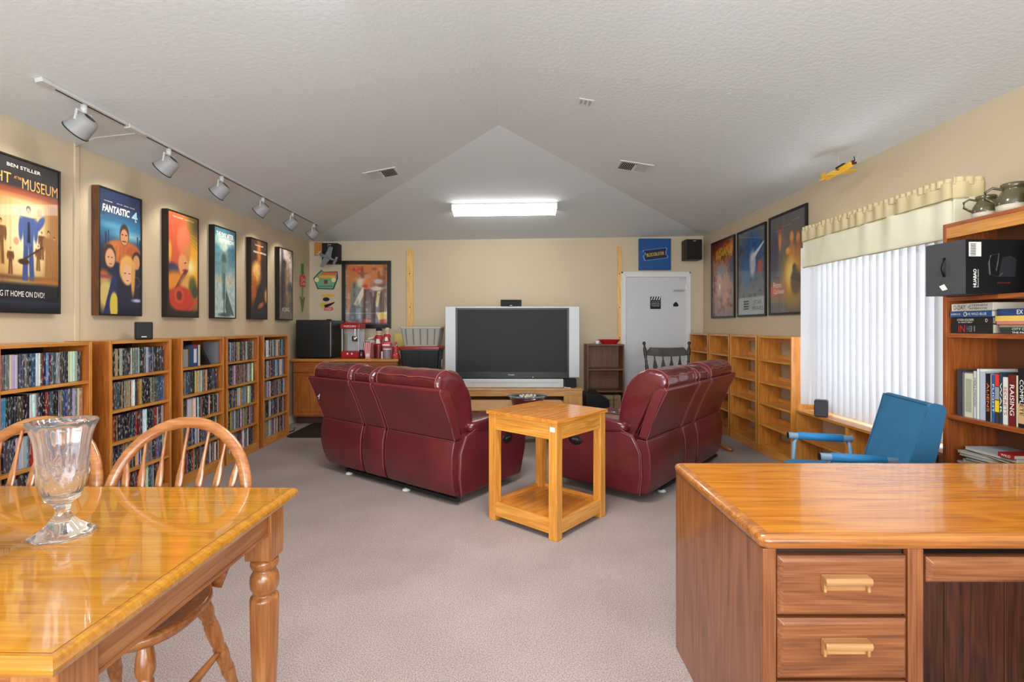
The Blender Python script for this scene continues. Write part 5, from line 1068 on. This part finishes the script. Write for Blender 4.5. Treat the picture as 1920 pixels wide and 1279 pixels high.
vent(-1.34, 5.18, .34, .28, 'white ceiling vent left of the fluorescent light'); vent(1.22, 5.02, .34, .28, 'white ceiling vent right of the fluorescent light')
p = (0.56, 3.80); n = on_slope(*p); t = thing('ceiling_plate', 'faint white cover plate flush with the ceiling nearer than the vents', 'cover plate', (p[0], p[1], ceil_z(*p))); t.rotation_euler = Vector((0, 0, 1)).rotation_difference(n).to_euler()
bx('plate', M_white, t, -.06, .06, -.05, .05, -.006, -.001, .002)
for k in range(3): bx('slot', mat('slot_grey', (170, 170, 168), .7), t, -.045+.033*k, -.025+.033*k, -.035, .035, -.0068, -.006, 0)
# yellow model plane near the ceiling
p = side(1572, 322, 2.60); t = thing('model_plane', 'yellow model airplane hanging near the ceiling at the right wall', 'model airplane', p); t.rotation_euler = (R(8), R(-10), R(-78))
Y_ = mat('model_yellow', (226, 176, 40), .4); 
MB().tube([(-.15, 0, 0), (-.1, 0, 0), (.03, 0, .002), (.12, 0, .004), (.15, 0, .004)], [.006, .014, .026, .024, .012], 12).build('fuselage', Y_, t, smooth=True); bx('canopy', M_blk, t, -.01, .07, -.014, .014, .02, .04, .006)
bx('nose_ring', mat('model_dark', (70, 30, 24), .4), t, .135, .155, -.016, .016, -.012, .02, .004); bx('wing', Y_, t, -.01, .06, -.13, .13, -.02, -.014, .002); bx('tail_fin', Y_, t, -.155, -.115, -.002, .002, 0, .055, .001); bx('tailplane', Y_, t, -.15, -.115, -.05, .05, -.002, .002, .001); bx('red_roundel', M_red, t, .01, .03, -.0285, -.025, -.008, .012, 0)
MB().tube([(.155, 0, .004), (.22, -.01, .05)], .0035, 6).build('propeller_blade', M_silver, t); MB().tube([(.155, 0, .004), (.15, .01, .05)], .003, 6).build('propeller_blade', M_blkm, t); w_ = MB().tube([(p.x, p.y, p.z+.02), (p.x, p.y, ceil_z(p.x, p.y)+.002)], .0012, 4).build('hanging_wire', M_silver, t); w_.matrix_parent_inverse = t.matrix_basis.inverted()

# ---------------------------------------------------------------- window dressing
BXp = 2.74
def blind_mat():
    k = NT('blind_slat'); k.b.inputs['Base Color'].default_value = lin((226, 226, 228)); k.b.inputs['Roughness'].default_value = .6
    tr = k.n('ShaderNodeBsdfTranslucent'); tr.inputs[0].default_value = lin((226, 228, 232)); mx = k.n('ShaderNodeMixShader'); mx.inputs[0].default_value = .35
    k.l(k.b.outputs[0], mx.inputs[1]); k.l(tr.outputs[0], mx.inputs[2]); k.l(mx.outputs[0], k.out.inputs[0]); return k.m
M_bl = blind_mat()
t = thing('vertical_blinds', 'closed white vertical blinds covering the window', 'blinds', (BXp, 3.84, .575))
bx('head_rail', M_white, t, -.02, .02, -.74, .76, 1.46, 1.50, .003)
n = 20
for k in range(n):
    y = -.72+k*.0742; c = MB(); rs = []; a = R(-16)
    zb = .0 if k < n-1 else .03
    for z in (0.002+zb, 1.46): rs.append([Vector((math.sin(a)*u*.045+.006*(1-u*u)+o_, y+math.cos(a)*u*.045, z)) for o_ in (0,) for u in (-1, -.5, 0, .5, 1)]+[Vector((math.sin(a)*u*.045+.006*(1-u*u)+.0012, y+math.cos(a)*u*.045, z)) for u in (1, .5, 0, -.5, -1)])
    c.rings(rs).build('slat', M_bl, t)
c = MB().box(-.003, .0, -.045, .045, .03, 1.46); c.build('slat', M_bl, t, loc=(-.04, .76, 0), rot=(0, R(-1.2), R(62)))
MB().tube([(.02, .70, 1.46), (.02, .71, .15)], .002, 5).build('pull_cord', M_white, t)
# valance
def fab(name, c1, c2):
    k = NT(name); tc = k.n('ShaderNodeTexCoord'); n_ = k.n('ShaderNodeTexNoise'); n_.inputs['Scale'].default_value = 7; k.l(tc.outputs['Object'], n_.inputs[0])
    r = k.n('ShaderNodeValToRGB'); r.color_ramp.elements[0].color = lin(c1); r.color_ramp.elements[1].color = lin(c2); k.l(n_.outputs['Fac'], r.inputs[0]); k.l(r.outputs[0], k.b.inputs['Base Color']); k.b.inputs['Roughness'].default_value = .85
    n3 = k.n('ShaderNodeTexNoise'); n3.inputs['Scale'].default_value = 250; k.l(tc.outputs['Object'], n3.inputs[0]); k.bump(n3.outputs['Fac'], .25, .002); return k.m
t = thing('window_valance', 'cream and tan gathered fabric valance over the vertical blinds', 'valance', (2.66, 3.02, 1.85))
def valance(z0, z1, amp, fr_, m, name, off=0, seed=0):
    N = 420; K_ = 10; vs = []; Ltot = 1.56
    pathf = []
    for i in range(N+1):
        s = i/N*(Ltot+.36)-.18
        if s < 0: x = -s*.98*1.0; y = -.012*(1-math.exp(-(-s)/.05)); x = x
        elif s > Ltot: x = (s-Ltot); y = Ltot
        else: x = 0; y = s
        if s < .12 and s >= 0: x = .03*(1-s/.12)**2
        pathf.append((x, y, s))
    for j in range(K_+1):
        v_ = j/K_; z = z0+(z1-z0)*v_
        for (x, y, s) in pathf:
            g = amp*(math.sin(s*fr_+2*math.sin(s*5+seed))*.6+mnoise.noise(Vector((s*9, z*2.5, seed)))*1.3)*(.5+.5*v_)
            vs.append(Vector((x+g*(1 if 0 < s < Ltot else 0)+off, y+(g if s <= 0 or s >= Ltot else 0), z+.005*mnoise.noise(Vector((s*7, seed, v_*2))))))
    fs = [(j*(N+1)+i, j*(N+1)+i+1, (j+1)*(N+1)+i+1, (j+1)*(N+1)+i) for j in range(K_) for i in range(N)]
    o = MB().add(vs, fs).build(name, m, t, smooth=True, fix=False); q = o.modifiers.new('th', 'SOLIDIFY'); q.thickness = .002; return o
valance(.24, .345, .010, 60, fab('valance_tan', (224, 208, 166), (208, 190, 144)), 'gathered_band', -.006, 2); valance(.325, .372, .009, 120, fab('valance_tan', (224, 208, 166), (204, 186, 140)), 'ruffle_heading', -.004, 5)
valance(0, .245, .010, 14, fab('valance_cream', (242, 240, 214), (236, 232, 202)), 'lower_panel', 0, 9)
MB().tube([(-.008, .0, .242), (-.008, 1.56, .242)], .003, 5).build('seam_cord', mat('seam_tan', (150, 136, 100), .8), t); MB().tube([(.004, .02, .004), (-.006, .4, .003), (-.004, .9, .006), (-.004, 1.55, .003)], .0025, 5).build('hem_stitch', mat('seam_tan', (150, 136, 100), .8), t)
MB().box(.02, .03, .02, 1.54, .335, .350).build('curtain_rod', M_white, t)
for yy in (.02, 1.54): MB().box(.02, .178, yy-.01, yy, .335, .350).build('rod_bracket', M_white, t)

# low shelf under the window
t = thing('low_shelf_unit', 'low open pine shelf unit under the window blinds', 'shelf', (2.60, 3.775, 0), R(-90)); Lh = .822; dp = XR-2.60-.004
bx('top_board', PINE('x'), t, -Lh, Lh, -.004, dp, .536, .556, .002); bx('bottom_board', PINE('x'), t, -Lh, Lh, 0, dp, .0, .06, .002)
for x in (-Lh, -.14, .42, Lh-.02): bx('upright', PINE('z'), t, x, x+.02, 0, dp, .06, .536, .002)
for a, b in ((-Lh+.02, -.14), (-.12, .42), (.44, Lh-.02)): bx('shelf', PINE('x'), t, a, b, 0, dp-.01, .30, .318, .002)
t = thing('speaker', 'small black speaker on the low shelf at the left end of the blinds', 'speaker', (2.625, 4.255, .5565), R(-35)); bx('body', M_blk, t, -.05, .05, -.045, .05, 0, .14, .012, seg=3); bx('grille', mat('speaker_cloth_grey', (58, 58, 62), .7), t, -.045, .045, -.051, -.045, .006, .134, .01)

# ---------------------------------------------------------------- blue chair
t = thing('armchair', 'blue upholstered armchair with metal arm frames between the desk and the window', 'chair', (1.93, 2.95, 0), R(-90-13))
# local: chair faces -y ; x across
MB().rings([[Vector((x, y, z)) for x, y in rrect(-a, a, -b, b, .05, 4)] for a, b, z in ((.23, .23, .38), (.245, .245, .40), (.245, .245, .455), (.22, .22, .472), (.12, .12, .476))]).build('seat_cushion', M_blue, t, smooth=True)
bk = [(.20, .44), (.245, .60), (.30, .80), (.325, .905), (.345, .915), (.385, .905), (.40, .88), (.37, .70), (.33, .52), (.31, .43)]
MB().prism(bk, 'x', -.235, .235).build('back_cushion', M_blue, t, .014, seg=3)
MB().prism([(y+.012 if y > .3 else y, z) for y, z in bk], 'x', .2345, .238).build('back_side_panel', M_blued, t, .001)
c = MB(); c.tube([(-.232, .325, .905), (.232, .325, .905)], .004, 6); c.tube([(-.235, .20, .44), (-.235, .245, .6), (-.235, .30, .8), (-.235, .325, .9)], .004, 6); c.tube([(.235, .20, .44), (.235, .245, .6), (.235, .30, .8), (.235, .325, .9)], .004, 6); c.build('piping', M_blued, t)
for s in (-1, 1):
    X = s*.275
    MB().tube([(X, -.17, .0), (X, -.17, .40), (X, -.165, .57), (X, -.14, .602)], .013, 10).build('front_leg', M_arm, t, smooth=True); MB().tube([(X, .14, .60), (X, .16, .55), (X, .17, .40), (X, .22, .0)], .013, 10).build('rear_leg', M_arm, t, smooth=True)
    MB().tube([(X, -.20, .612), (X, .17, .606)], .020, 14).build('arm_rail', M_arm, t, smooth=True); MB().tube([(X, -.145, .612), (X, .115, .607)], .0245, 16).build('arm_pad', mat('arm_pad_blue', (40, 120, 172), .6), t, smooth=True)
    MB().tube([(X, -.203, .612), (X, -.199, .612)], .0205, 14).build('end_cap', M_blk, t)
MB().tube([(-.275, -.15, .36), (.275, -.15, .36)], .012, 8).tube([(-.275, .17, .36), (.275, .17, .36)], .012, 8).tube([(-.20, -.15, .372), (-.20, .30, .372), (-.2, .34, .6)], .012, 8).tube([(.20, -.15, .372), (.20, .30, .372), (.2, .34, .6)], .012, 8).build('seat_frame', M_arm, t, smooth=True)

# ---------------------------------------------------------------- tall bookshelf at the right edge
BF = 2.53; t = thing('tall_bookshelf', 'tall cherry bookshelf packed with books at the right edge', 'bookshelf', (BF, 2.43, 0), R(-90)); Lh = .515; dp = XR-BF-.004
for s in (-1, 1): bx('side_panel', SHELF('z'), t, min(s*Lh, s*(Lh-.024)), max(s*Lh, s*(Lh-.024)), 0, dp, 0, 1.915, .002)
bx('top_board', SHELF('x'), t, -Lh+.024, Lh-.024, 0, dp, 1.893, 1.915, .002); bx('top_fascia', PINE('x'), t, -Lh+.024, Lh-.024, -.001, .018, 1.828, 1.893, .002)
for z in (1.464, 1.256, .786, .50, .06): bx('shelf', SHELF('x'), t, -Lh+.024, Lh-.024, 0, dp-.008, z, z+.024, .002)
bx('back_panel', mat('shelf_back', (120, 76, 48), .6), t, -Lh+.024, Lh-.024, dp-.008, dp-.002, .06, 1.89, 0)
# books
def book(lab, x0, x1, y0, y1, z0, z1, col, lie=True, txt=None, tcol=None, depth=.2, group=None, rot=0, ts=1.0):
    """spine towards -x. lie: lying flat (spine height along y)"""
    t = thing('book', lab, 'book', (x0, (y0+y1)/2, z0), R(-90)+rot, group); L_ = (y1-y0)/2; hh_ = z1-z0; D_ = x1-x0
    m = mat('cover_%d_%d_%d' % col, col, .4)
    if lie:
        MB().prism([(0, 0), (D_, 0), (D_, .003), (.004, .003), (.004, hh_-.003), (D_, hh_-.003), (D_, hh_), (0, hh_)], 'x', -L_, L_).build('cover', m, t, .0008); bx('page_block', M_paper, t, -L_+.003, L_-.003, .005, D_-.004, .0031, hh_-.0031, 0)
    else:
        c = MB(); c.box(-L_, L_, 0, .003, 0, hh_); c.box(-L_, -L_+.002, 0, D_, 0, hh_); c.box(L_-.002, L_, 0, D_, 0, hh_); c.build('cover', m, t, .0006); bx('page_block', M_paper, t, -L_+.0021, L_-.0021, .004, D_-.004, .003, hh_-.004, 0)
    for q in (txt or []):
        s_, u, v_, w_, h_ = q[:5]; tm = q[5] if len(q) > 5 else (tcol or M_wtxt)
        if lie: text(s_, tm, t, (u*L_, -.0006, v_*hh_), w_*2*L_, h_*hh_)
        else: text(s_, tm, t, (u*L_, -.0006, v_*hh_), w_*hh_, h_*2*L_, rot=(R(90), R(90), 0))
    return t
M_nav = mat('navy_print', (34, 40, 62), .5)
z = 1.2805; X0 = 2.545; Ya, Yb = 2.655, 2.905
hs = [.052, .036, .030, .038]; 
book('black book with red and grey spine lettering, bottom of the left flat stack', X0, 2.74, Ya, Yb, z, z+.052, (34, 32, 34), txt=[('IN', -.45, .5, .16, .75, M_redt), ('II', .1, .5, .1, .6, mat('grey_print', (110, 110, 110), .5)), ('HE', -.1, .5, .1, .6, mat('grey_print', (110, 110, 110), .5))]); z += .0525
book('black book with white spine lettering, third down in the left flat stack', X0+.004, 2.73, Ya+.004, Yb, z, z+.038, (38, 34, 36), txt=[('CITIZEN SOLDIERS', -.3, .62, .42, .3), ('A HISTORY', -.3, .25, .36, .2), ('O', .72, .5, .05, .5)]); z += .0385
book('blue book with white spine title, second down in the left flat stack', X0-.004, 2.73, Ya+.002, Yb+.004, z, z+.034, (52, 84, 138), txt=[('THE WILD BLUE', .28, .5, .5, .4), ('O', -.22, .5, .09, .75), ('AMBROSE', -.7, .5, .24, .3)]); z += .0345
book('white book with dark spine lettering on top of the left flat stack', X0+.002, 2.74, Ya, Yb, z, z+.042, (214, 208, 196), txt=[('D-DAY', -.58, .5, .3, .6, M_nav), ('STEPHEN', .33, .7, .42, .26, M_nav), ('AMBROSE', .33, .3, .42, .26, M_nav), ('*', -.12, .5, .05, .4, M_redt)])
z = 1.2805
for k, (hg, col, lb, tx_) in enumerate([(.016, (60, 50, 46), 'dark paperback with white lettering, bottom of the right flat stack', 'THE PACIFIC WAR'), (.018, (44, 60, 56), 'dark green paperback, second from the bottom of the right flat stack', 'CITY OF THE SEA'), (.014, (150, 132, 104), 'tan paperback in the middle of the right flat stack', None), (.016, (196, 122, 112), 'salmon pink paperback under the yellow book, right flat stack', None), (.028, (218, 184, 92), 'yellow book in the right flat stack', None), (.036, (44, 62, 108), 'navy book on top of the right flat stack', 'EX')]):
    book(lb, X0+.004*(k % 3), 2.74, 2.36-.004*k, 2.645-.006*(5-k if k < 4 else k-4), z, z+hg, col, txt=[(tx_, .1 if k != 5 else -.2, .5, .6 if k != 5 else .1, .6)] if tx_ else None); z += hg+.0005
# upright row
z = .8105; y = 2.885
up_ = [(.034, .262, (62, 62, 66), 'charcoal ring binder leaning at the left end of the upright books', None, .20), (.012, .25, (120, 120, 124), 'thin grey folder second from the left among the upright books', None, .2), (.055, .245, (206, 202, 172), 'cream boxed book with a grey inner panel in the upright row', None, .19), (.020, .262, (196, 196, 192), 'pale grey book with black vertical title beside the cream box', 'HOLLYWOOD', .2), (.016, .275, (226, 224, 216), 'tall plain white book in the upright row', None, .21), (.034, .262, (176, 184, 198), 'pale blue grey book right of the tall white one', None, .2), (.026, .255, (34, 30, 32), 'black book with an orange gothic title in the upright row', 'ALIENS', .2), (.006, .255, (206, 196, 180), 'thin cream pamphlet beside the black orange-titled book', None, .2), (.018, .252, (48, 88, 146), 'blue book with a white title in the upright row', 'FLIGHT', .2), (.022, .262, (60, 62, 64), 'grey book with red, grey and yellow bands on its spine', None, .2), (.018, .268, (52, 66, 74), 'dark teal book beside the banded one', 'WAR', .2), (.028, .245, (214, 216, 208), 'white book with red lettering in the upright row', 'SECRETS', .2), (.040, .262, (106, 34, 30), 'thick maroon book with white vertical title', 'RAISING', .2), (.010, .26, (216, 200, 170), 'thin cream book right of the thick maroon one', None, .2), (.034, .30, (28, 28, 30), 'tall black and tan book with a white vertical title', 'COMPLETE', .21), (.016, .3, (150, 190, 190), 'slim pale teal book near the right edge', None, .2), (.05, .32, (30, 28, 30), 'thick tall black book at the right edge', 'ATLAS', .22)]
for wd_, h, col, lb, tx_, dp_ in up_:
    b_ = book(lb, 2.56, 2.56+dp_, y-wd_, y, z, z+h, col, lie=False, txt=[(tx_, 0, .5 if len(tx_) < 9 else .55, .6, .55, M_orange if tx_ == 'ALIENS' else (M_redt if tx_ == 'SECRETS' else (M_blkm if tx_ == 'HOLLYWOOD' else M_wtxt)))] if tx_ else None)
    if 'banded' not in lb and 'bands' in lb:
        for a, c_, m_ in ((.74, .98, mat('band_red', (214, 60, 44), .4)), (.22, .45, mat('band_yellow', (232, 196, 40), .4)), (.47, .72, mat('band_grey', (150, 150, 150), .4))): bx('spine_band', m_, b_, -wd_/2, wd_/2, -.0006, 0, a*h, c_*h, 0)
    if 'boxed' in lb: bx('inner_panel', mat('panel_sage', (164, 164, 140), .5), b_, -.018, .018, -.001, 0, .03, h-.03, 0)
    if 'black and tan' in lb: bx('spine_band', mat('band_tan', (200, 160, 110), .4), b_, -wd_/2, wd_/2, -.0006, 0, .02, .12, 0)
    y -= wd_+.0008
# loose magazines on the shelf below
z = .5245; rg = random.Random(5)
mg = [((60, 64, 60), 'dark magazine at the bottom of the loose pile'), ((206, 206, 206), 'white magazine second from the bottom of the loose pile'), ((222, 222, 220), 'white thick booklet low in the loose pile'), ((44, 48, 48), 'black thin album in the loose pile'), ((150, 162, 158), 'sage magazine in the middle of the loose pile'), ((210, 208, 200), 'cream magazine in the upper half of the loose pile'), ((70, 56, 48), 'brown magazine in the upper half of the loose pile'), ((186, 200, 206), 'pale blue magazine near the top of the loose pile')]
for k, (col, lb) in enumerate(mg):
    th_ = [.014, .01, .02, .012, .016, .012, .01, .016][k]; yc = 2.70-.012*k % .05
    m = MB(); t_ = thing('magazine', lb, 'magazine', (2.69, 2.72+.03*math.sin(k*1.7), z), R(rg.uniform(-9, 9))); bx('cover', mat('cover_%d_%d_%d' % col, col, .35), t_, -.115, .11, -.15, .15, 0, .0015, 0); bx('cover', mat('cover_%d_%d_%d' % col, col, .35), t_, -.115, .11, -.15, .15, th_-.0015, th_, 0); bx('page_block', M_paper, t_, -.113, .108, -.148, .148, .0016, th_-.0016, 0)
    z += th_+.0006
for k, (yy, col, lb, tx_) in enumerate([(2.60, (150, 34, 32), 'red paperback lying on the magazine pile', 'WILD'), (2.50, (84, 160, 168), 'teal paperback lying right of the red one', None), (2.41, (30, 30, 32), 'black hardback lying at the right end of the magazine pile', None)]):
    zz = [.6365, .6, .6][k]
    if k: 
        s_ = MB().box(2.60, 2.80, yy-.04, yy+.04, .5245, zz).build('box_file', mat('cover_60_64_60', (60, 64, 60), .4), None, .001); tag(s_, ['grey box file under the teal paperback', 'grey box file under the black hardback'][k-1], 'box file')
    book(lb, 2.56, 2.72, yy-.042, yy+.042, zz+.0006, zz+.024, col, txt=[(tx_, 0, .5, .6, .5)] if tx_ else None)
# speaker carton
t = thing('speaker_box', 'black speaker carton jutting out of the tall bookshelf above the flat books', 'box', (2.352, 2.60, 1.4885), R(3)); bw_, bd_, bh_ = .44, .235, .285
bx('carton', mat('carton_black', (24, 24, 26), .45), t, 0, bw_, 0, bd_, 0, bh_, .0015); bx('carton_side', mat('carton_grey', (66, 66, 68), .5), t, -.0008, 0, .001, bd_-.001, .001, bh_-.001, 0)
MB().tube([(-.003, bd_*.5, .20), (-.016, bd_*.5-.004, .17), (-.018, bd_*.5, .14), (-.003, bd_*.5, .10)], .008, 8, flat=.5).build('carry_handle', M_blk, t, smooth=True); MB().prism([(.10, .03), (.13, .025), (.15, .05), (.12, .06)], 'x', -.0016, -.0008).build('white_sticker', M_wtxt, t)
bx('barcode_label', M_wtxt, t, .018, .085, -.001, 0, .195, .27, 0)
for k in range(9): bx('barcode_bar', M_blkm, t, .026, .055, -.0016, -.001, .20+.0072*k, .2035+.0072*k, 0)
R90 = (R(90), R(-90), 0)
text('HUABAO', M_wtxt, t, (.050, -.001, .082), .095, .018, rot=R90, bold=.03); text('Bluetooth Speaker', M_wtxt, t, (.068, -.001, .082), .095, .009, rot=R90)
c = MB(); c.tube([(.13, -.0012, .10), (.125, -.0012, .16), (.135, -.0012, .2), (.18, -.0012, .21)], .006, 6, flat=.2).tube([(.13, -.0012, .10), (.18, -.0012, .09), (.20, -.0012, .11)], .006, 6, flat=.2).tube([(.18, -.0012, .21), (.175, -.0012, .17), (.165, -.0012, .12)], .004, 6, flat=.2); c.build('printed_handle', mat('print_grey', (84, 84, 86), .5), t)
MB().prism([(.18, .09), (.27, .09), (.28, .18), (.25, .20), (.20, .19)], 'y', -.0009, 0).build('printed_speaker', mat('print_dkgrey', (46, 46, 50), .5), t); text('POWER', mat('print_redorange', (150, 60, 40), .5), t, (.21, -.001, .058), .07, .008)
# black camera cases
z = 1.4885
for k, (hh_, y1_, lb) in enumerate([(.022, 2.42, 'flat grey accessory case at the bottom of the camera gear pile'), (.088, 2.43, 'large black camcorder lying above the flat grey case'), (.042, 2.425, 'slim black recorder in the middle of the camera gear pile'), (.065, 2.43, 'black camera bag with clasps second from the top'), (.042, 2.425, 'grey camera body on top of the gear pile')]):
    t = thing('camera_case', lb, 'camera gear', (2.56, y1_, z)); m_ = mat('gear_%d' % k, [(70, 76, 72), (50, 52, 56), (40, 42, 46), (48, 52, 60), (80, 86, 94)][k], .4)
    bx('body', m_, t, 0, .2, -.26, 0, 0, hh_, .012, seg=3); bx('side_plate', M_blk, t, -.002, .004, -.12, -.03, hh_*.3, hh_*.75, .002); bx('badge', M_silver, t, -.003, 0, -.06, -.045, hh_*.12, hh_*.2, 0); bx('lens_ring', m_, t, .02, .12, -.01, .012, hh_*.2, hh_*.8, .004); z += hh_+.0006
# stoneware on top
M_st = mat('olive_glaze', (96, 88, 62), .18, coat=.6, var=.12, vs=9); M_bis = mat('bisque', (206, 196, 176), .8)
def jug(lab, x, y, s, hside, spout=False):
    t = thing('stoneware_jug', lab, 'jug', (x, y, 1.9155))
    pr_ = [(0, 0), (.055, 0), (.062, .012), (.064, .035)]; MB().lathe([(r*s, z_*s) for r, z_ in pr_], 28).build('bare_foot', M_bis, t, smooth=True)
    pr_ = [(.0645, .033), (.066, .05), (.060, .07), (.048, .092), (.042, .102), (.043, .108), (.048, .112), (.049, .128), (.045, .132), (.040, .128), (.038, .105), (.05, .06)] if not spout else [(.0645, .033), (.07, .06), (.062, .095), (.035, .125), (.016, .145), (.015, .165), (.022, .17), (.022, .178), (.016, .182), (.018, .205), (.012, .207)]
    MB().lathe([(r*s, z_*s) for r, z_ in pr_], 28, cap=False).build('body', M_st, t, smooth=True)
    if not spout: MB().tube([(hside*q[0]*s, q[1]*s, q[2]*s) for q in ((.043, .01, .105), (.07, .03, .118), (.095, .04, .10), (.094, .04, .07), (.06, .02, .04))], [.006*s, .0065*s, .0065*s, .0065*s, .007*s], 10).build('handle', M_st, t, smooth=True)
    else:
        MB().tube([(.02*s, .02*s, .15*s), (.045*s, .03*s, .165*s), (.06*s, .03*s, .14*s), (.05*s, .03*s, .12*s)], .007*s, 8).build('handle', M_st, t, smooth=True)
jug('small olive glazed stoneware mug with a pale foot, leftmost on the tall bookshelf', 2.62, 2.77, .95, -1); jug('wide olive glazed stoneware mug in the middle on the tall bookshelf', 2.625, 2.62, 1.15, -1); jug('olive stoneware bottle with a narrow stoppered neck, rightmost on the tall bookshelf', 2.62, 2.455, 1.15, -1, True)
